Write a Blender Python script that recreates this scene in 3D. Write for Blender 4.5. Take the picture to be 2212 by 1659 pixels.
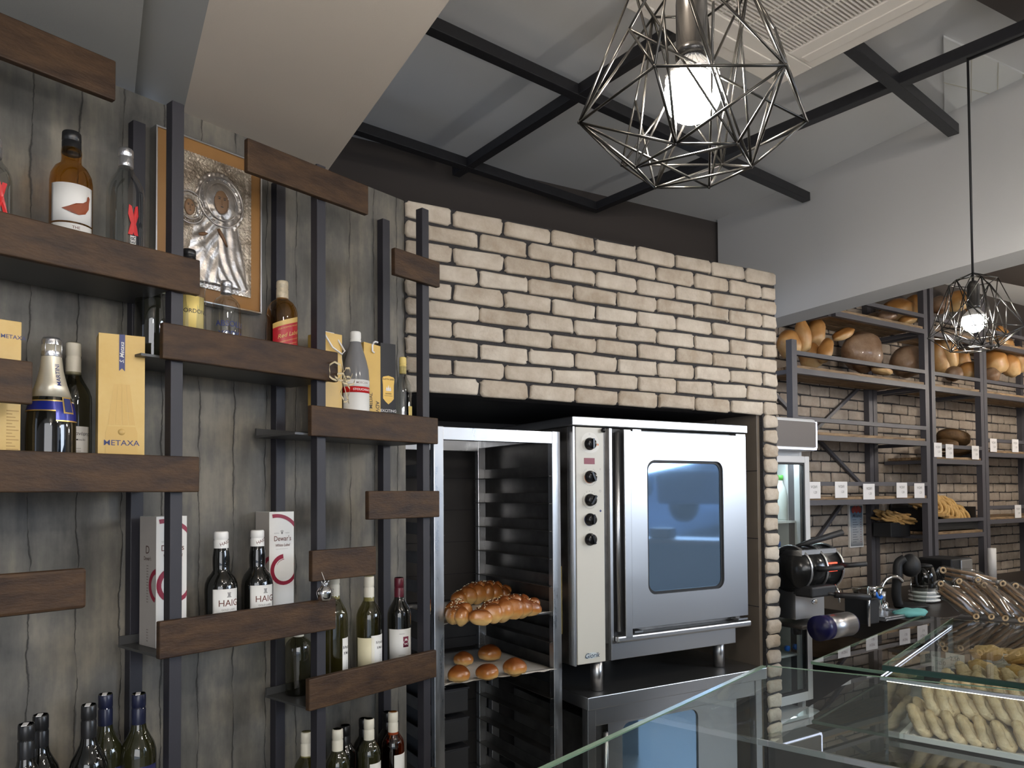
import bpy, math, random
from math import sin, cos, pi, radians, sqrt, atan2, tan
from mathutils import Vector, Matrix
random.seed(7)
for o in list(bpy.data.objects): bpy.data.objects.remove(o)
SC = bpy.context.scene
COL = SC.collection

# ---------------------------------------------------------------- camera
FPX, CY = 1626.144, 1023.715
PIT, ROL, EYE = radians(1.53235), radians(-0.39307), 1.48
_R = Vector((1, 0, 0)); _F = Vector((0, cos(PIT), sin(PIT))); _U = Vector((0, -sin(PIT), cos(PIT)))
CR = _R*cos(ROL) + _U*sin(ROL); CU = _R*-sin(ROL) + _U*cos(ROL)
cam = bpy.data.cameras.new('camera'); camo = bpy.data.objects.new('camera', cam); COL.objects.link(camo)
cam.sensor_fit = 'HORIZONTAL'; cam.sensor_width = 36; cam.lens = FPX/2212*36
cam.shift_y = (CY-829.5)/2212; cam.clip_start = .02; cam.clip_end = 200
M = Matrix((CR, CU, -_F)).transposed().to_4x4(); M.translation = (0, 0, EYE); camo.matrix_world = M
SC.camera = camo
# ---------------------------------------------------------------- view, world, big lights
SC.view_settings.view_transform = 'Standard'; SC.view_settings.look = 'None'
SC.view_settings.gamma = 1; SC.view_settings.use_curve_mapping = False
SC.view_settings.exposure = 0.5
SC.cycles.max_bounces = 7; SC.cycles.transparent_max_bounces = 24; SC.cycles.transmission_bounces = 7
SC.cycles.glossy_bounces = 4; SC.cycles.diffuse_bounces = 3
SC.cycles.caustics_reflective = False; SC.cycles.caustics_refractive = False
SC.cycles.sample_clamp_indirect = 4
W = bpy.data.worlds.new('sky'); SC.world = W; W.use_nodes = True
wt = W.node_tree; bg = wt.nodes['Background']
sky = wt.nodes.new('ShaderNodeTexSky'); sky.sky_type = 'PREETHAM'; sky.turbidity = 6
sky.sun_direction = (-.3, .4, .8)
mixs = wt.nodes.new('ShaderNodeMix'); mixs.data_type = 'RGBA'; mixs.inputs[0].default_value = .6
mixs.inputs[7].default_value = (.55, .72, 1, 1)
wt.links.new(sky.outputs[0], mixs.inputs[6]); wt.links.new(mixs.outputs[2], bg.inputs[0])
bg.inputs[1].default_value = 1.5

def area(name, loc, target, sx, sy, power, color):
    l = bpy.data.lights.new(name, 'AREA'); l.shape = 'RECTANGLE'; l.size = sx; l.size_y = sy
    l.energy = power; l.color = color
    o = bpy.data.objects.new(name, l); COL.objects.link(o); o.location = loc
    o.rotation_euler = (Vector(target)-Vector(loc)).to_track_quat('-Z', 'Z').to_euler(); return o
# daylight entering through the shop front on the right; added fill light behind the camera
area('daylight_shopfront', (6.8, .6, 4.2), (1.5, 1.8, 1.0), 5.5, 2.4, 500, (.74, .85, 1))
area('rear_fill_light', (.8, -3.3, 1.7), (.3, 2, 1.6), 3.2, 2.0, 55, (1, .96, .91))

# ---------------------------------------------------------------- frames
def ray(x, y): return _F + CR*((x-1106)/FPX) + CU*((CY-y)/FPX)
CAM = Vector((0, 0, EYE))
class Fr:
    """a vertical plane: az = its heading, D = its distance from the camera; u along, v away, z up"""
    def __init__(s, az, D):
        a = radians(az); s.d = Vector((sin(a), cos(a), 0)); s.n = Vector((-cos(a), sin(a), 0)); s.D = D
        s.rot = pi/2-a
    def P(s, u, v, z): return s.d*u + s.n*(s.D+v) + Vector((0, 0, z))
    def at(s, x, y, v=0):
        r = ray(x, y); p = CAM + r*((s.D+v)/s.n.dot(r)); return p.dot(s.d), p.z
    def uz(s, x, z, v=0):  # u of the column x at height z
        r = ray(x, 1075-(z-EYE)*400); p = CAM + r*((s.D+v)/s.n.dot(r)); return p.dot(s.d)
def hz(z, x, y):
    r = ray(x, y); return CAM + r*((z-EYE)/r.z)
LW = Fr(39.144, 1.75)      # left shelf unit: front face of its posts
BW = Fr(60.386, 2.50)      # front of the brick oven niche
RK = Fr(58.34, 2.52)       # tray rack
WW = Fr(57.28, 2.78)       # front of the bread shelves
CF = Fr(130, 0)            # display counter

# ---------------------------------------------------------------- materials
MATS = {}
def mat(name, col, rough=.5, metal=0, emit=None, es=1, trans=0, ior=1.45, spec=.5, noise=0, nscale=20, bump=0, bscale=60, col2=None, alpha=1, coat=0, stretch=None, rnoise=0):
    if name in MATS: return MATS[name]
    m = bpy.data.materials.new(name); m.use_nodes = True; MATS[name] = m
    nt = m.node_tree; b = nt.nodes['Principled BSDF']; N = nt.nodes.new; K = nt.links.new
    b.inputs['Base Color'].default_value = (*col, 1); b.inputs['Roughness'].default_value = rough
    b.inputs['Metallic'].default_value = metal; b.inputs['IOR'].default_value = ior
    b.inputs['Specular IOR Level'].default_value = spec
    b.inputs['Transmission Weight'].default_value = trans; b.inputs['Alpha'].default_value = alpha
    b.inputs['Coat Weight'].default_value = coat
    if emit:
        b.inputs['Emission Color'].default_value = (*emit, 1); b.inputs['Emission Strength'].default_value = es
    if noise or bump or rnoise:
        tc = N('ShaderNodeTexCoord'); mp = N('ShaderNodeMapping'); K(tc.outputs['Object'], mp.inputs[0])
        if stretch: mp.inputs['Scale'].default_value = stretch
    if noise or rnoise:
        n = N('ShaderNodeTexNoise'); n.inputs['Scale'].default_value = nscale; n.inputs['Detail'].default_value = 5
        n.inputs['Roughness'].default_value = .65
        K(mp.outputs[0], n.inputs['Vector'])
        if noise:
            r = N('ShaderNodeValToRGB'); K(n.outputs[0], r.inputs[0])
            c2 = col2 or tuple(max(0, c*(1-noise)) for c in col)
            r.color_ramp.elements[0].position = .32; r.color_ramp.elements[0].color = (*c2, 1)
            r.color_ramp.elements[1].position = .68; r.color_ramp.elements[1].color = (*col, 1)
            K(r.outputs[0], b.inputs['Base Color'])
        if rnoise:
            q = N('ShaderNodeMapRange'); K(n.outputs[0], q.inputs[0]); q.inputs[1].default_value = .3; q.inputs[2].default_value = .7
            q.inputs[3].default_value = max(.02, rough-rnoise); q.inputs[4].default_value = rough+rnoise; K(q.outputs[0], b.inputs['Roughness'])
    if bump:
        n2 = N('ShaderNodeTexNoise'); n2.inputs['Scale'].default_value = bscale; n2.inputs['Detail'].default_value = 4
        K(mp.outputs[0], n2.inputs['Vector']); bp = N('ShaderNodeBump'); bp.inputs['Strength'].default_value = bump
        bp.inputs['Distance'].default_value = .01; K(n2.outputs[0], bp.inputs['Height']); K(bp.outputs[0], b.inputs['Normal'])
    return m
def pane_mat(name, tint, gloss=1.0, rough=.0, ior=1.5):
    if name in MATS: return MATS[name]
    m = bpy.data.materials.new(name); m.use_nodes = True; MATS[name] = m; nt = m.node_tree; nt.nodes.clear()
    N = nt.nodes.new; K = nt.links.new
    out = N('ShaderNodeOutputMaterial'); mx = N('ShaderNodeMixShader'); t = N('ShaderNodeBsdfTransparent'); g = N('ShaderNodeBsdfGlossy')
    fr = N('ShaderNodeFresnel'); fr.inputs[0].default_value = ior; t.inputs[0].default_value = (*tint, 1)
    g.inputs[1].default_value = rough; g.inputs[0].default_value = (gloss, gloss, gloss, 1)
    ge = N('ShaderNodeNewGeometry'); inv = N('ShaderNodeMath'); inv.operation = 'SUBTRACT'; inv.inputs[0].default_value = 1; K(ge.outputs['Backfacing'], inv.inputs[1])
    ml = N('ShaderNodeMath'); ml.operation = 'MULTIPLY'; K(fr.outputs[0], ml.inputs[0]); K(inv.outputs[0], ml.inputs[1])
    K(ml.outputs[0], mx.inputs[0]); K(t.outputs[0], mx.inputs[1]); K(g.outputs[0], mx.inputs[2]); K(mx.outputs[0], out.inputs[0])
    return m
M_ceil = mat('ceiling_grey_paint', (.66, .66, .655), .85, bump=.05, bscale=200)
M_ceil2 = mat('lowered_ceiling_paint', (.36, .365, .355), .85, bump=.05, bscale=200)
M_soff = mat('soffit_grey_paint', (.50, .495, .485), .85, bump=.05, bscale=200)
M_beige = mat('warm_beige_paint', (.60, .54, .475), .85, bump=.05, bscale=200)
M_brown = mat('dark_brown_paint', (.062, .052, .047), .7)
M_black = mat('matt_black', (.012, .012, .013), .55)
M_bmet = mat('black_metal', (.02, .02, .023), .42, noise=.3, nscale=40)
M_post = mat('charcoal_powder_coat', (.022, .021, .027), .5, bump=.12, bscale=900)
M_shelfmet = mat('grey_shelf_steel', (.075, .072, .082), .45, bump=.1, bscale=700)
M_tray = mat('dark_tray_metal', (.05, .05, .05), .4)
M_wood = mat('walnut_stain', (.072, .040, .020), .52, spec=.25, noise=.6, nscale=9, col2=(.024, .014, .010), stretch=(1, 1, 3.5), bump=.15, bscale=70, rnoise=.06)
M_wood.node_tree.nodes['Mapping'].inputs['Rotation'].default_value = (0, .25, 0)
M_mortar = mat('dark_mortar', (.035, .033, .034), .95, bump=.5, bscale=120)
M_steel = mat('brushed_steel', (.50, .50, .505), .33, metal=1)
M_steel2 = mat('worn_rack_steel', (.5, .5, .5), .33, metal=1, rnoise=.1, nscale=25, stretch=(1, 1, .2))
M_steeld = mat('dark_sheet_steel', (.16, .15, .14), .42, metal=.9, noise=.4, nscale=8)
M_chrome = mat('chrome', (.75, .75, .76), .08, metal=1)
M_white = mat('white_plastic', (.75, .75, .73), .35)
M_acw = mat('ac_white_plastic', (.80, .75, .68), .45)
M_cream = mat('cream_panel', (.56, .54, .48), .4)
M_knob = mat('black_knob', (.01, .01, .011), .22)
M_tileW = mat('glossy_white_tile', (.75, .76, .74), .06, coat=.6)
M_pane = pane_mat('clear_pane_glass', (.90, .935, .92), 1.0, ior=1.85)
M_pane2 = pane_mat('glossy_sheet_glass', (.88, .92, .90), 1.0, ior=2.3)
M_panethick = mat('dark_green_glass_edge', (.008, .022, .017), .12)
M_edge = mat('pale_green_glass_edge', (.10, .16, .11), .2)
M_bulb = mat('lit_bulb', (1, 1, 1), .3, emit=(1, .95, .88), es=320)
M_bulb2 = mat('lit_bulb_rear', (1, 1, 1), .3, emit=(1, .93, .82), es=30)
M_paper = mat('baking_paper', (.62, .58, .53), .7, bump=.3, bscale=40)
M_card = mat('white_card', (.78, .76, .75), .5)
M_ink = mat('black_ink', (.02, .02, .022), .5)
M_inkb = mat('brown_ink', (.12, .035, .02), .5)
M_inkg = mat('grey_ink', (.25, .24, .23), .6)
M_inkblue = mat('navy_ink', (.015, .025, .12), .4)
M_red = mat('red_ink', (.48, .010, .012), .4)
M_crim = mat('crimson_ink', (.24, .012, .035), .4)
M_gold = mat('gold_card', (.62, .40, .10), .38, noise=.12, nscale=6)
M_goldp = mat('pale_gold_card', (.58, .41, .15), .42, noise=.18, nscale=5, col2=(.50, .32, .08))
M_goldd = mat('deep_gold_print', (.55, .33, .08), .4)
M_goldf = mat('gold_foil', (.62, .42, .14), .3, metal=.8)
M_silver = mat('silver_foil', (.62, .62, .64), .28, metal=.9, bump=.3, bscale=90)
M_clear = pane_mat('clear_bottle_glass', (.80, .82, .82), 1.0, ior=2.3)
M_smoke = pane_mat('smoky_glass', (.55, .55, .48), 1.0, ior=1.7)
M_whisky = pane_mat('whisky_in_glass', (.76, .50, .15), 1.0, ior=1.6)
M_green = pane_mat('pale_wine_in_glass', (.52, .50, .30), 1.0, ior=1.6)
M_rose = pane_mat('amber_wine_in_glass', (.60, .22, .03), 1.0, ior=1.6)
M_dark = mat('near_black_bottle_glass', (.006, .006, .005), .05, coat=.5)
M_dgreen = mat('dark_olive_bottle_glass', (.02, .02, .008), .04, coat=.5)
M_caps = mat('white_cap', (.72, .71, .68), .4)
M_creamcap = mat('cream_capsule', (.66, .62, .52), .45)
M_capblk = mat('black_cap', (.012, .012, .013), .3)
M_capnavy = mat('navy_capsule', (.012, .015, .04), .3)
M_caprb = mat('burgundy_capsule', (.09, .01, .02), .35)
M_lblw = mat('white_label', (.70, .69, .66), .55)
M_lblc = mat('cream_label', (.68, .62, .42), .55)
M_lbly = mat('yellow_label', (.78, .60, .20), .5)
M_lblg = mat('grey_beige_card', (.36, .33, .30), .6)
M_blue = mat('blue_plastic', (.01, .14, .62), .3)
M_grn = mat('green_plastic', (.09, .42, .06), .4)
M_milk = mat('milk_white', (.72, .76, .72), .35)
M_navy = mat('navy_plastic', (.01, .01, .06), .3)
M_teal = mat('teal_cloth', (.15, .42, .40), .8)
M_grey = mat('grey_lightbox_face', (.13, .112, .103), .5)
M_led = mat('cool_led_edge', (.8, .8, .9), .3, emit=(.72, .75, 1), es=2.2)
M_led6 = mat('case_led', (.8, .8, .8), .3, emit=(1, .92, .78), es=4)
M_frw = mat('fridge_white', (.62, .62, .62), .35)
M_frin = mat('fridge_inside', (.36, .40, .42), .5)
M_tan = mat('tan_tile', (.20, .165, .13), .3, noise=.2, nscale=4)
M_dktile = mat('dark_kitchen_tile', (.045, .04, .037), .4)
M_plank = mat('raw_pine_board', (.36, .24, .13), .7, noise=.6, nscale=10, col2=(.12, .07, .035), stretch=(1, 6, 6), bump=.2, bscale=50)
M_bagel = mat('golden_dough', (.66, .40, .13), .6, noise=.35, nscale=30, bump=.3, bscale=120)
M_cookie = mat('pale_dusted_dough', (.72, .58, .40), .75, noise=.3, nscale=22, col2=(.50, .34, .17), bump=.35, bscale=160)
M_pastry = mat('orange_pastry', (.72, .42, .13), .6, noise=.3, nscale=30, bump=.3, bscale=120)
M_stick = mat('brown_breadstick', (.30, .18, .09), .6, noise=.5, nscale=25, bump=.3, bscale=90)
M_bun = None
def baked(name, top, side, base, rough=.32, coat=.25, scale=9):
    m = bpy.data.materials.new(name); m.use_nodes = True; nt = m.node_tree; b = nt.nodes['Principled BSDF']; N = nt.nodes.new; K = nt.links.new
    tc = N('ShaderNodeTexCoord'); ge = N('ShaderNodeNewGeometry'); s = N('ShaderNodeSeparateXYZ'); K(ge.outputs['Normal'], s.inputs[0])
    n = N('ShaderNodeTexNoise'); n.inputs['Scale'].default_value = scale; n.inputs['Detail'].default_value = 5; K(tc.outputs['Object'], n.inputs[0])
    a = N('ShaderNodeMath'); a.operation = 'MULTIPLY_ADD'; K(n.outputs[0], a.inputs[0]); a.inputs[1].default_value = 1.5; K(s.outputs[2], a.inputs[2])
    r = N('ShaderNodeValToRGB'); K(a.outputs[0], r.inputs[0]); e = r.color_ramp.elements
    mr = N('ShaderNodeMapRange'); K(a.outputs[0], mr.inputs[0]); mr.inputs[1].default_value = -.2; mr.inputs[2].default_value = 1.7; K(mr.outputs[0], r.inputs[0])
    e[0].position = .18; e[0].color = (*base, 1); e[1].position = .88; e[1].color = (*top, 1); q = e.new(.50); q.color = (*side, 1)
    K(r.outputs[0], b.inputs['Base Color']); b.inputs['Roughness'].default_value = rough; b.inputs['Coat Weight'].default_value = coat
    n2 = N('ShaderNodeTexNoise'); n2.inputs['Scale'].default_value = 70; K(tc.outputs['Object'], n2.inputs[0])
    bp = N('ShaderNodeBump'); bp.inputs['Strength'].default_value = .25; bp.inputs['Distance'].default_value = .004; K(n2.outputs[0], bp.inputs['Height']); K(bp.outputs[0], b.inputs['Normal'])
    return m
M_crumb = mat('brioche_crumb', (.74, .50, .20), .6, noise=.3, nscale=30)
M_bun = baked('glazed_bun', (.17, .045, .009), (.44, .17, .035), (.66, .42, .16))
M_loafr = baked('golden_crust', (.36, .15, .035), (.50, .25, .075), (.62, .42, .20), .45, .1, 14)
M_sesame = mat('sesame_seed', (.8, .68, .45), .5)
M_loaf = mat('dark_floured_crust', (.15, .072, .030), .45, noise=.75, nscale=7, col2=(.33, .22, .14), bump=1.0, bscale=11, coat=.15)
M_bag = pane_mat('clear_wrap', (.84, .83, .81), .9, .10, ior=2.4)
M_floor = mat('floor_tile', (.36, .33, .29), .4)
M_roomw = mat('room_plaster', (.5, .48, .45), .85)
M_asph = mat('street_asphalt', (.16, .20, .26), .8, noise=.3, nscale=2)
M_carb = mat('car_paint', (.02, .035, .06), .2)
M_orange = mat('bronze_mat_board', (.28, .135, .036), .5, noise=.15, nscale=3)
M_riza = mat('tarnished_silver_gilt', (.48, .42, .34), .38, metal=.8, noise=.55, nscale=22, col2=(.15, .115, .085), bump=.5, bscale=140)
M_rizal = mat('polished_silver_relief', (.60, .55, .50), .32, metal=.9, noise=.45, nscale=26, bump=.12, bscale=120)
M_skin = mat('dark_painted_face', (.13, .07, .035), .6, noise=.4, nscale=60)
M_ribbon = mat('beige_ribbon', (.52, .43, .27), .4)
M_window = mat('oven_window_glass', (.27, .42, .62), .04, metal=.75)  # blue of the reflected street is put into the glass colour
M_redlcd = mat('red_display', (.13, .006, .012), .3, emit=(.5, .01, .02), es=.08)

def brick_mat(name, c1, c2):
    m = bpy.data.materials.new(name); m.use_nodes = True; nt = m.node_tree; b = nt.nodes['Principled BSDF']; N = nt.nodes.new; K = nt.links.new
    tc = N('ShaderNodeTexCoord'); at = N('ShaderNodeAttribute'); at.attribute_name = 'tone'
    n = N('ShaderNodeTexNoise'); n.inputs['Scale'].default_value = 13; n.inputs['Detail'].default_value = 8; n.inputs['Roughness'].default_value = .7
    K(tc.outputs['Object'], n.inputs[0])
    ad = N('ShaderNodeMath'); ad.operation = 'ADD'; K(n.outputs[0], ad.inputs[0]); K(at.outputs['Fac'], ad.inputs[1])
    r = N('ShaderNodeValToRGB'); r.color_ramp.elements[0].position = .25; r.color_ramp.elements[0].color = (*c1, 1)
    r.color_ramp.elements[1].position = .8; r.color_ramp.elements[1].color = (*c2, 1)
    K(ad.outputs[0], r.inputs[0]); K(r.outputs[0], b.inputs['Base Color']); b.inputs['Roughness'].default_value = .85
    n2 = N('ShaderNodeTexNoise'); n2.inputs['Scale'].default_value = 45; n2.inputs['Detail'].default_value = 6; K(tc.outputs['Object'], n2.inputs[0])
    bp = N('ShaderNodeBump'); bp.inputs['Strength'].default_value = .45; bp.inputs['Distance'].default_value = .008
    K(n2.outputs[0], bp.inputs['Height']); K(bp.outputs[0], b.inputs['Normal']); return m
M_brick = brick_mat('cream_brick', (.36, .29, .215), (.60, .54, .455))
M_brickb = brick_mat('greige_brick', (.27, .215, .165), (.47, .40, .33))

def plaster_mat():
    m = bpy.data.materials.new('board_marked_plaster'); m.use_nodes = True; nt = m.node_tree; b = nt.nodes['Principled BSDF']; N = nt.nodes.new; K = nt.links.new
    tc = N('ShaderNodeTexCoord'); sp = N('ShaderNodeSeparateXYZ'); K(tc.outputs['Object'], sp.inputs[0])
    def math(op, a, c=None, v=None, clamp=False):
        q = N('ShaderNodeMath'); q.operation = op; q.use_clamp = clamp
        K(a, q.inputs[0]) if not isinstance(a, (int, float)) else setattr(q.inputs[0], 'default_value', a)
        if c is not None: K(c, q.inputs[1])
        if v is not None: q.inputs[1].default_value = v
        return q.outputs[0]
    def noise(scale, st, det=5, rgh=.6):
        mp = N('ShaderNodeMapping'); mp.inputs['Scale'].default_value = st; K(tc.outputs['Object'], mp.inputs[0])
        q = N('ShaderNodeTexNoise'); q.inputs['Scale'].default_value = scale; q.inputs['Detail'].default_value = det; q.inputs['Roughness'].default_value = rgh
        K(mp.outputs[0], q.inputs['Vector']); return q.outputs[0]
    wob = math('MULTIPLY', math('SUBTRACT', noise(7, (.3, .3, 1), 6), v=.5), v=.035)
    x = math('ADD', sp.outputs[0], wob)
    fr = math('FRACT', math('DIVIDE', math('SUBTRACT', x, v=-.03+.001), v=.104))
    dist = math('MULTIPLY', math('ABSOLUTE', math('SUBTRACT', fr, v=.5)), v=.104)   # 0 at the middle of a cell
    wid = math('MULTIPLY', math('SUBTRACT', noise(5, (3, 3, 1.6), 4), v=.40), v=.020, clamp=False)
    wid = math('MAXIMUM', wid, v=.0004)
    crack = math('SUBTRACT', 1.0, math('DIVIDE', dist, wid)); crack = math('MAXIMUM', crack, v=0); crack = math('MINIMUM', crack, v=1)
    soft = math('MAXIMUM', math('SUBTRACT', 1.0, math('DIVIDE', dist, v=.012)), v=0)
    blot = noise(3.2, (1.6, 1.6, 1), 6, .62); strk = noise(16, (1.5, 1.5, .18), 4, .6)
    a = math('ADD', math('MULTIPLY', blot, v=.7), math('MULTIPLY', strk, v=.3))
    r = N('ShaderNodeValToRGB'); K(a, r.inputs[0]); e = r.color_ramp.elements
    e[0].position = .36; e[0].color = (.046, .045, .042, 1); e[1].position = .60; e[1].color = (.190, .170, .134, 1)
    e2 = r.color_ramp.elements.new(.5); e2.color = (.113, .105, .091, 1)
    mx = N('ShaderNodeMix'); mx.data_type = 'RGBA'; K(r.outputs[0], mx.inputs[6]); mx.inputs[7].default_value = (.022, .021, .019, 1)
    K(math('MINIMUM', math('ADD', math('MULTIPLY', crack, v=.9), math('MULTIPLY', soft, v=.10)), v=1), mx.inputs[0])
    K(mx.outputs[2], b.inputs['Base Color']); b.inputs['Roughness'].default_value = .62
    hgt = math('SUBTRACT', math('MULTIPLY', noise(30, (1, 1, .6), 5), v=.25), math('ADD', crack, math('MULTIPLY', soft, v=.5)))
    bp = N('ShaderNodeBump'); bp.inputs['Strength'].default_value = .55; bp.inputs['Distance'].default_value = .004
    K(hgt, bp.inputs['Height']); K(bp.outputs[0], b.inputs['Normal']); return m
M_plaster = plaster_mat()

# ---------------------------------------------------------------- mesh builder
class MB:
    def __init__(s): s.v = []; s.f = []; s.m = []; s.sm = []; s.tone = []; s.cur = 0; s.smooth = False; s.t = 0
    def add(s, vs, fs, mi=None, smooth=None):
        b = len(s.v); s.v += [tuple(p) for p in vs]
        for f in fs:
            s.f.append([b+i for i in f]); s.m.append(s.cur if mi is None else mi); s.sm.append(s.smooth if smooth is None else smooth); s.tone.append(s.t)
        return s
    def box(s, x0, x1, y0, y1, z0, z1, mi=None):
        v = [(x, y, z) for z in (z0, z1) for y in (y0, y1) for x in (x0, x1)]
        return s.add(v, [(0, 2, 3, 1), (4, 5, 7, 6), (0, 1, 5, 4), (2, 6, 7, 3), (0, 4, 6, 2), (1, 3, 7, 5)], mi, False)
    def bar(s, a, b, w, h=None, up=(0, 0, 1), mi=None):
        a, b = Vector(a), Vector(b); h = h or w; d = (b-a).normalized(); up = Vector(up)
        if abs(d.dot(up)) > .98: up = Vector((0, 1, 0))
        x = d.cross(up).normalized()*w/2; z = x.cross(d).normalized()*h/2
        v = [p+i*x+j*z for p in (a, b) for i, j in ((-1, -1), (1, -1), (1, 1), (-1, 1))]
        return s.add(v, [(3, 2, 1, 0), (4, 5, 6, 7), (0, 1, 5, 4), (1, 2, 6, 5), (2, 3, 7, 6), (3, 0, 4, 7)], mi, False)
    def tube(s, pts, r, n=8, mi=None, caps=True, closed=False):
        pts = [Vector(p) for p in pts]; k = len(pts); rs = r if isinstance(r, (list, tuple)) else [r]*k
        vs = []; pu = None
        for i, p in enumerate(pts):
            q0 = pts[i-1] if (i or closed) else p; q1 = pts[(i+1) % k] if (i < k-1 or closed) else p
            t = (q1-q0).normalized()
            if pu is None: pu = t.cross(Vector((0, 0, 1)) if abs(t.z) < .9 else Vector((1, 0, 0))).normalized()
            pu = (pu-t*pu.dot(t)).normalized(); w = t.cross(pu)
            vs += [p+(pu*cos(2*pi*j/n)+w*sin(2*pi*j/n))*rs[i] for j in range(n)]
        fs = []
        for i in range(k if closed else k-1):
            a, b = i*n, ((i+1) % k)*n
            fs += [(a+j, a+(j+1) % n, b+(j+1) % n, b+j) for j in range(n)]
        if caps and not closed: fs += [tuple(range(n))[::-1], tuple((k-1)*n+j for j in range(n))]
        return s.add(vs, fs, mi, True)
    def lathe(s, prof, n=32, c=(0, 0, 0), mi=None, smooth=True, sq=None):
        vs = []; fs = []; m = len(prof)
        for r, z in prof:
            for j in range(n):
                a = 2*pi*j/n; ca, sa = cos(a), sin(a)
                k = 1
                if sq:
                    w = min(1, max(0, (z<sq[1]) and 1 or 0)); e = sq[0]*w + 2*(1-w)
                    k = (abs(ca)**e+abs(sa)**e)**(-1/e)
                vs.append((c[0]+r*k*ca, c[1]+r*k*sa, c[2]+z))
        for i in range(m-1):
            fs += [(i*n+j, i*n+(j+1) % n, (i+1)*n+(j+1) % n, (i+1)*n+j) for j in range(n)]
        fs += [tuple(range(n))[::-1], tuple((m-1)*n+j for j in range(n))]
        return s.add(vs, fs, mi, smooth)
    def patch(s, r, a0, a1, z0, z1, n=10, mi=None, th=.0006):
        """a label wrapped round a bottle; angle 0 faces the front (-y)"""
        vs = []; fs = []
        for i in range(n+1):
            a = a0+(a1-a0)*i/n; x, y = sin(a), -cos(a)
            vs += [(x*r, y*r, z0), (x*r, y*r, z1), (x*(r-th*2), y*(r-th*2), z0), (x*(r-th*2), y*(r-th*2), z1)]
        for i in range(n):
            p = 4*i; fs += [(p, p+4, p+5, p+1), (p+2, p+3, p+7, p+6), (p+1, p+5, p+7, p+3), (p, p+2, p+6, p+4)]
        fs += [(0, 1, 3, 2), (4*n, 4*n+2, 4*n+3, 4*n+1)]
        return s.add(vs, fs, mi, True)
    def prism(s, poly, y0, y1, mi=None):
        n = len(poly); v = [(x, y0, z) for x, z in poly]+[(x, y1, z) for x, z in poly]
        f = [tuple(range(n)), tuple(range(2*n-1, n-1, -1))]+[(i, i+n, (i+1) % n+n, (i+1) % n) for i in range(n)]
        return s.add(v, f, mi, False)
    def blob(s, c, ax, n=16, m=10, rot=None, fn=None, mi=None):
        vs = []; fs = []; c = Vector(c)
        for i in range(m+1):
            ph = -pi/2+pi*i/m
            for j in range(n):
                a = 2*pi*j/n; p = Vector((cos(ph)*cos(a), cos(ph)*sin(a), sin(ph)))
                k = fn(p) if fn else 1
                q = Vector((p.x*ax[0]*k, p.y*ax[1]*k, p.z*ax[2]*k))
                vs.append(c+(rot @ q if rot else q))
        for i in range(m): fs += [(i*n+j, i*n+(j+1) % n, (i+1)*n+(j+1) % n, (i+1)*n+j) for j in range(n)]
        return s.add(vs, fs, mi, True)
    def text(s, body, size, x, y, z, align='CENTER', fn=None, mi=None, squash=1, rot=0, shear=0):
        for px, pz, fs in [text_geo(body, align, shear)]:
            vs = []
            for a, b in zip(px, pz):
                a, b = a*size*squash, b*size
                a, b = a*cos(rot)-b*sin(rot), a*sin(rot)+b*cos(rot)
                vs.append(fn(x+a, z+b) if fn else (x+a, y, z+b))
            s.add(vs, fs, mi, False)
        return s
    def build(s, name, mats, parent=None, loc=None, rotz=None, bevel=0, tone=False):
        me = bpy.data.meshes.new(name); me.from_pydata(s.v, [], s.f); 
        if not isinstance(mats, (list, tuple)): mats = [mats]
        for q in mats: me.materials.append(q)
        me.polygons.foreach_set('material_index', s.m); me.polygons.foreach_set('use_smooth', s.sm)
        if tone:
            at = me.attributes.new('tone', 'FLOAT', 'FACE'); at.data.foreach_set('value', s.tone)
        me.update(); o = bpy.data.objects.new(name, me); COL.objects.link(o)
        if parent: o.parent = parent
        if loc is not None: o.location = loc
        if rotz is not None: o.rotation_euler = (0, 0, rotz)
        if bevel:
            b = o.modifiers.new('bevel', 'BEVEL'); b.width = bevel; b.segments = 2; b.limit_method = 'ANGLE'; b.angle_limit = radians(40)
        return o
_TG = {}
def text_geo(body, align, shear):
    k = (body, align, shear)
    if k not in _TG:
        c = bpy.data.curves.new('t', 'FONT'); c.body = body; c.align_x = align; c.align_y = 'CENTER'; c.resolution_u = 3; c.shear = shear; c.offset = .005
        o = bpy.data.objects.new('t', c); COL.objects.link(o)
        me = o.to_mesh()
        _TG[k] = ([v.co.x for v in me.vertices], [v.co.y for v in me.vertices], [tuple(p.vertices) for p in me.polygons])
        o.to_mesh_clear(); bpy.data.objects.remove(o); bpy.data.curves.remove(c)
    return _TG[k]
def cylmap(r): return lambda x, z: (sin(x/r)*(r+.0006), -cos(x/r)*(r+.0006), z)
def tag(o, label=None, cat=None, group=None, kind=None):
    for k, v in (('label', label), ('category', cat), ('group', group), ('kind', kind)):
        if v: o[k] = v
    return o
def thing(name, label, cat, loc, rotz=0, group=None):
    o = bpy.data.objects.new(name, None); COL.objects.link(o); o.location = loc; o.rotation_euler = (0, 0, rotz)
    o.empty_display_size = .05
    return tag(o, label, cat, group)
def copy_tree(o, parent=None):
    c = o.copy(); COL.objects.link(c)
    if parent: c.parent = parent
    for ch in o.children: copy_tree(ch, c)
    return c
def struct(mb, name, mats, **k): return tag(mb.build(name, mats, **k), kind='structure')
def frame_obj(mb, name, mats, F, u=0, v=0, z=0, **k): return mb.build(name, mats, loc=F.P(u, v, z), rotz=F.rot, **k)

KC = .884                     # everything under the high ceiling is measured along its rays with this scale
CEIL = EYE+1.875*KC; BEAMZ = EYE+1.72*KC
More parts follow.
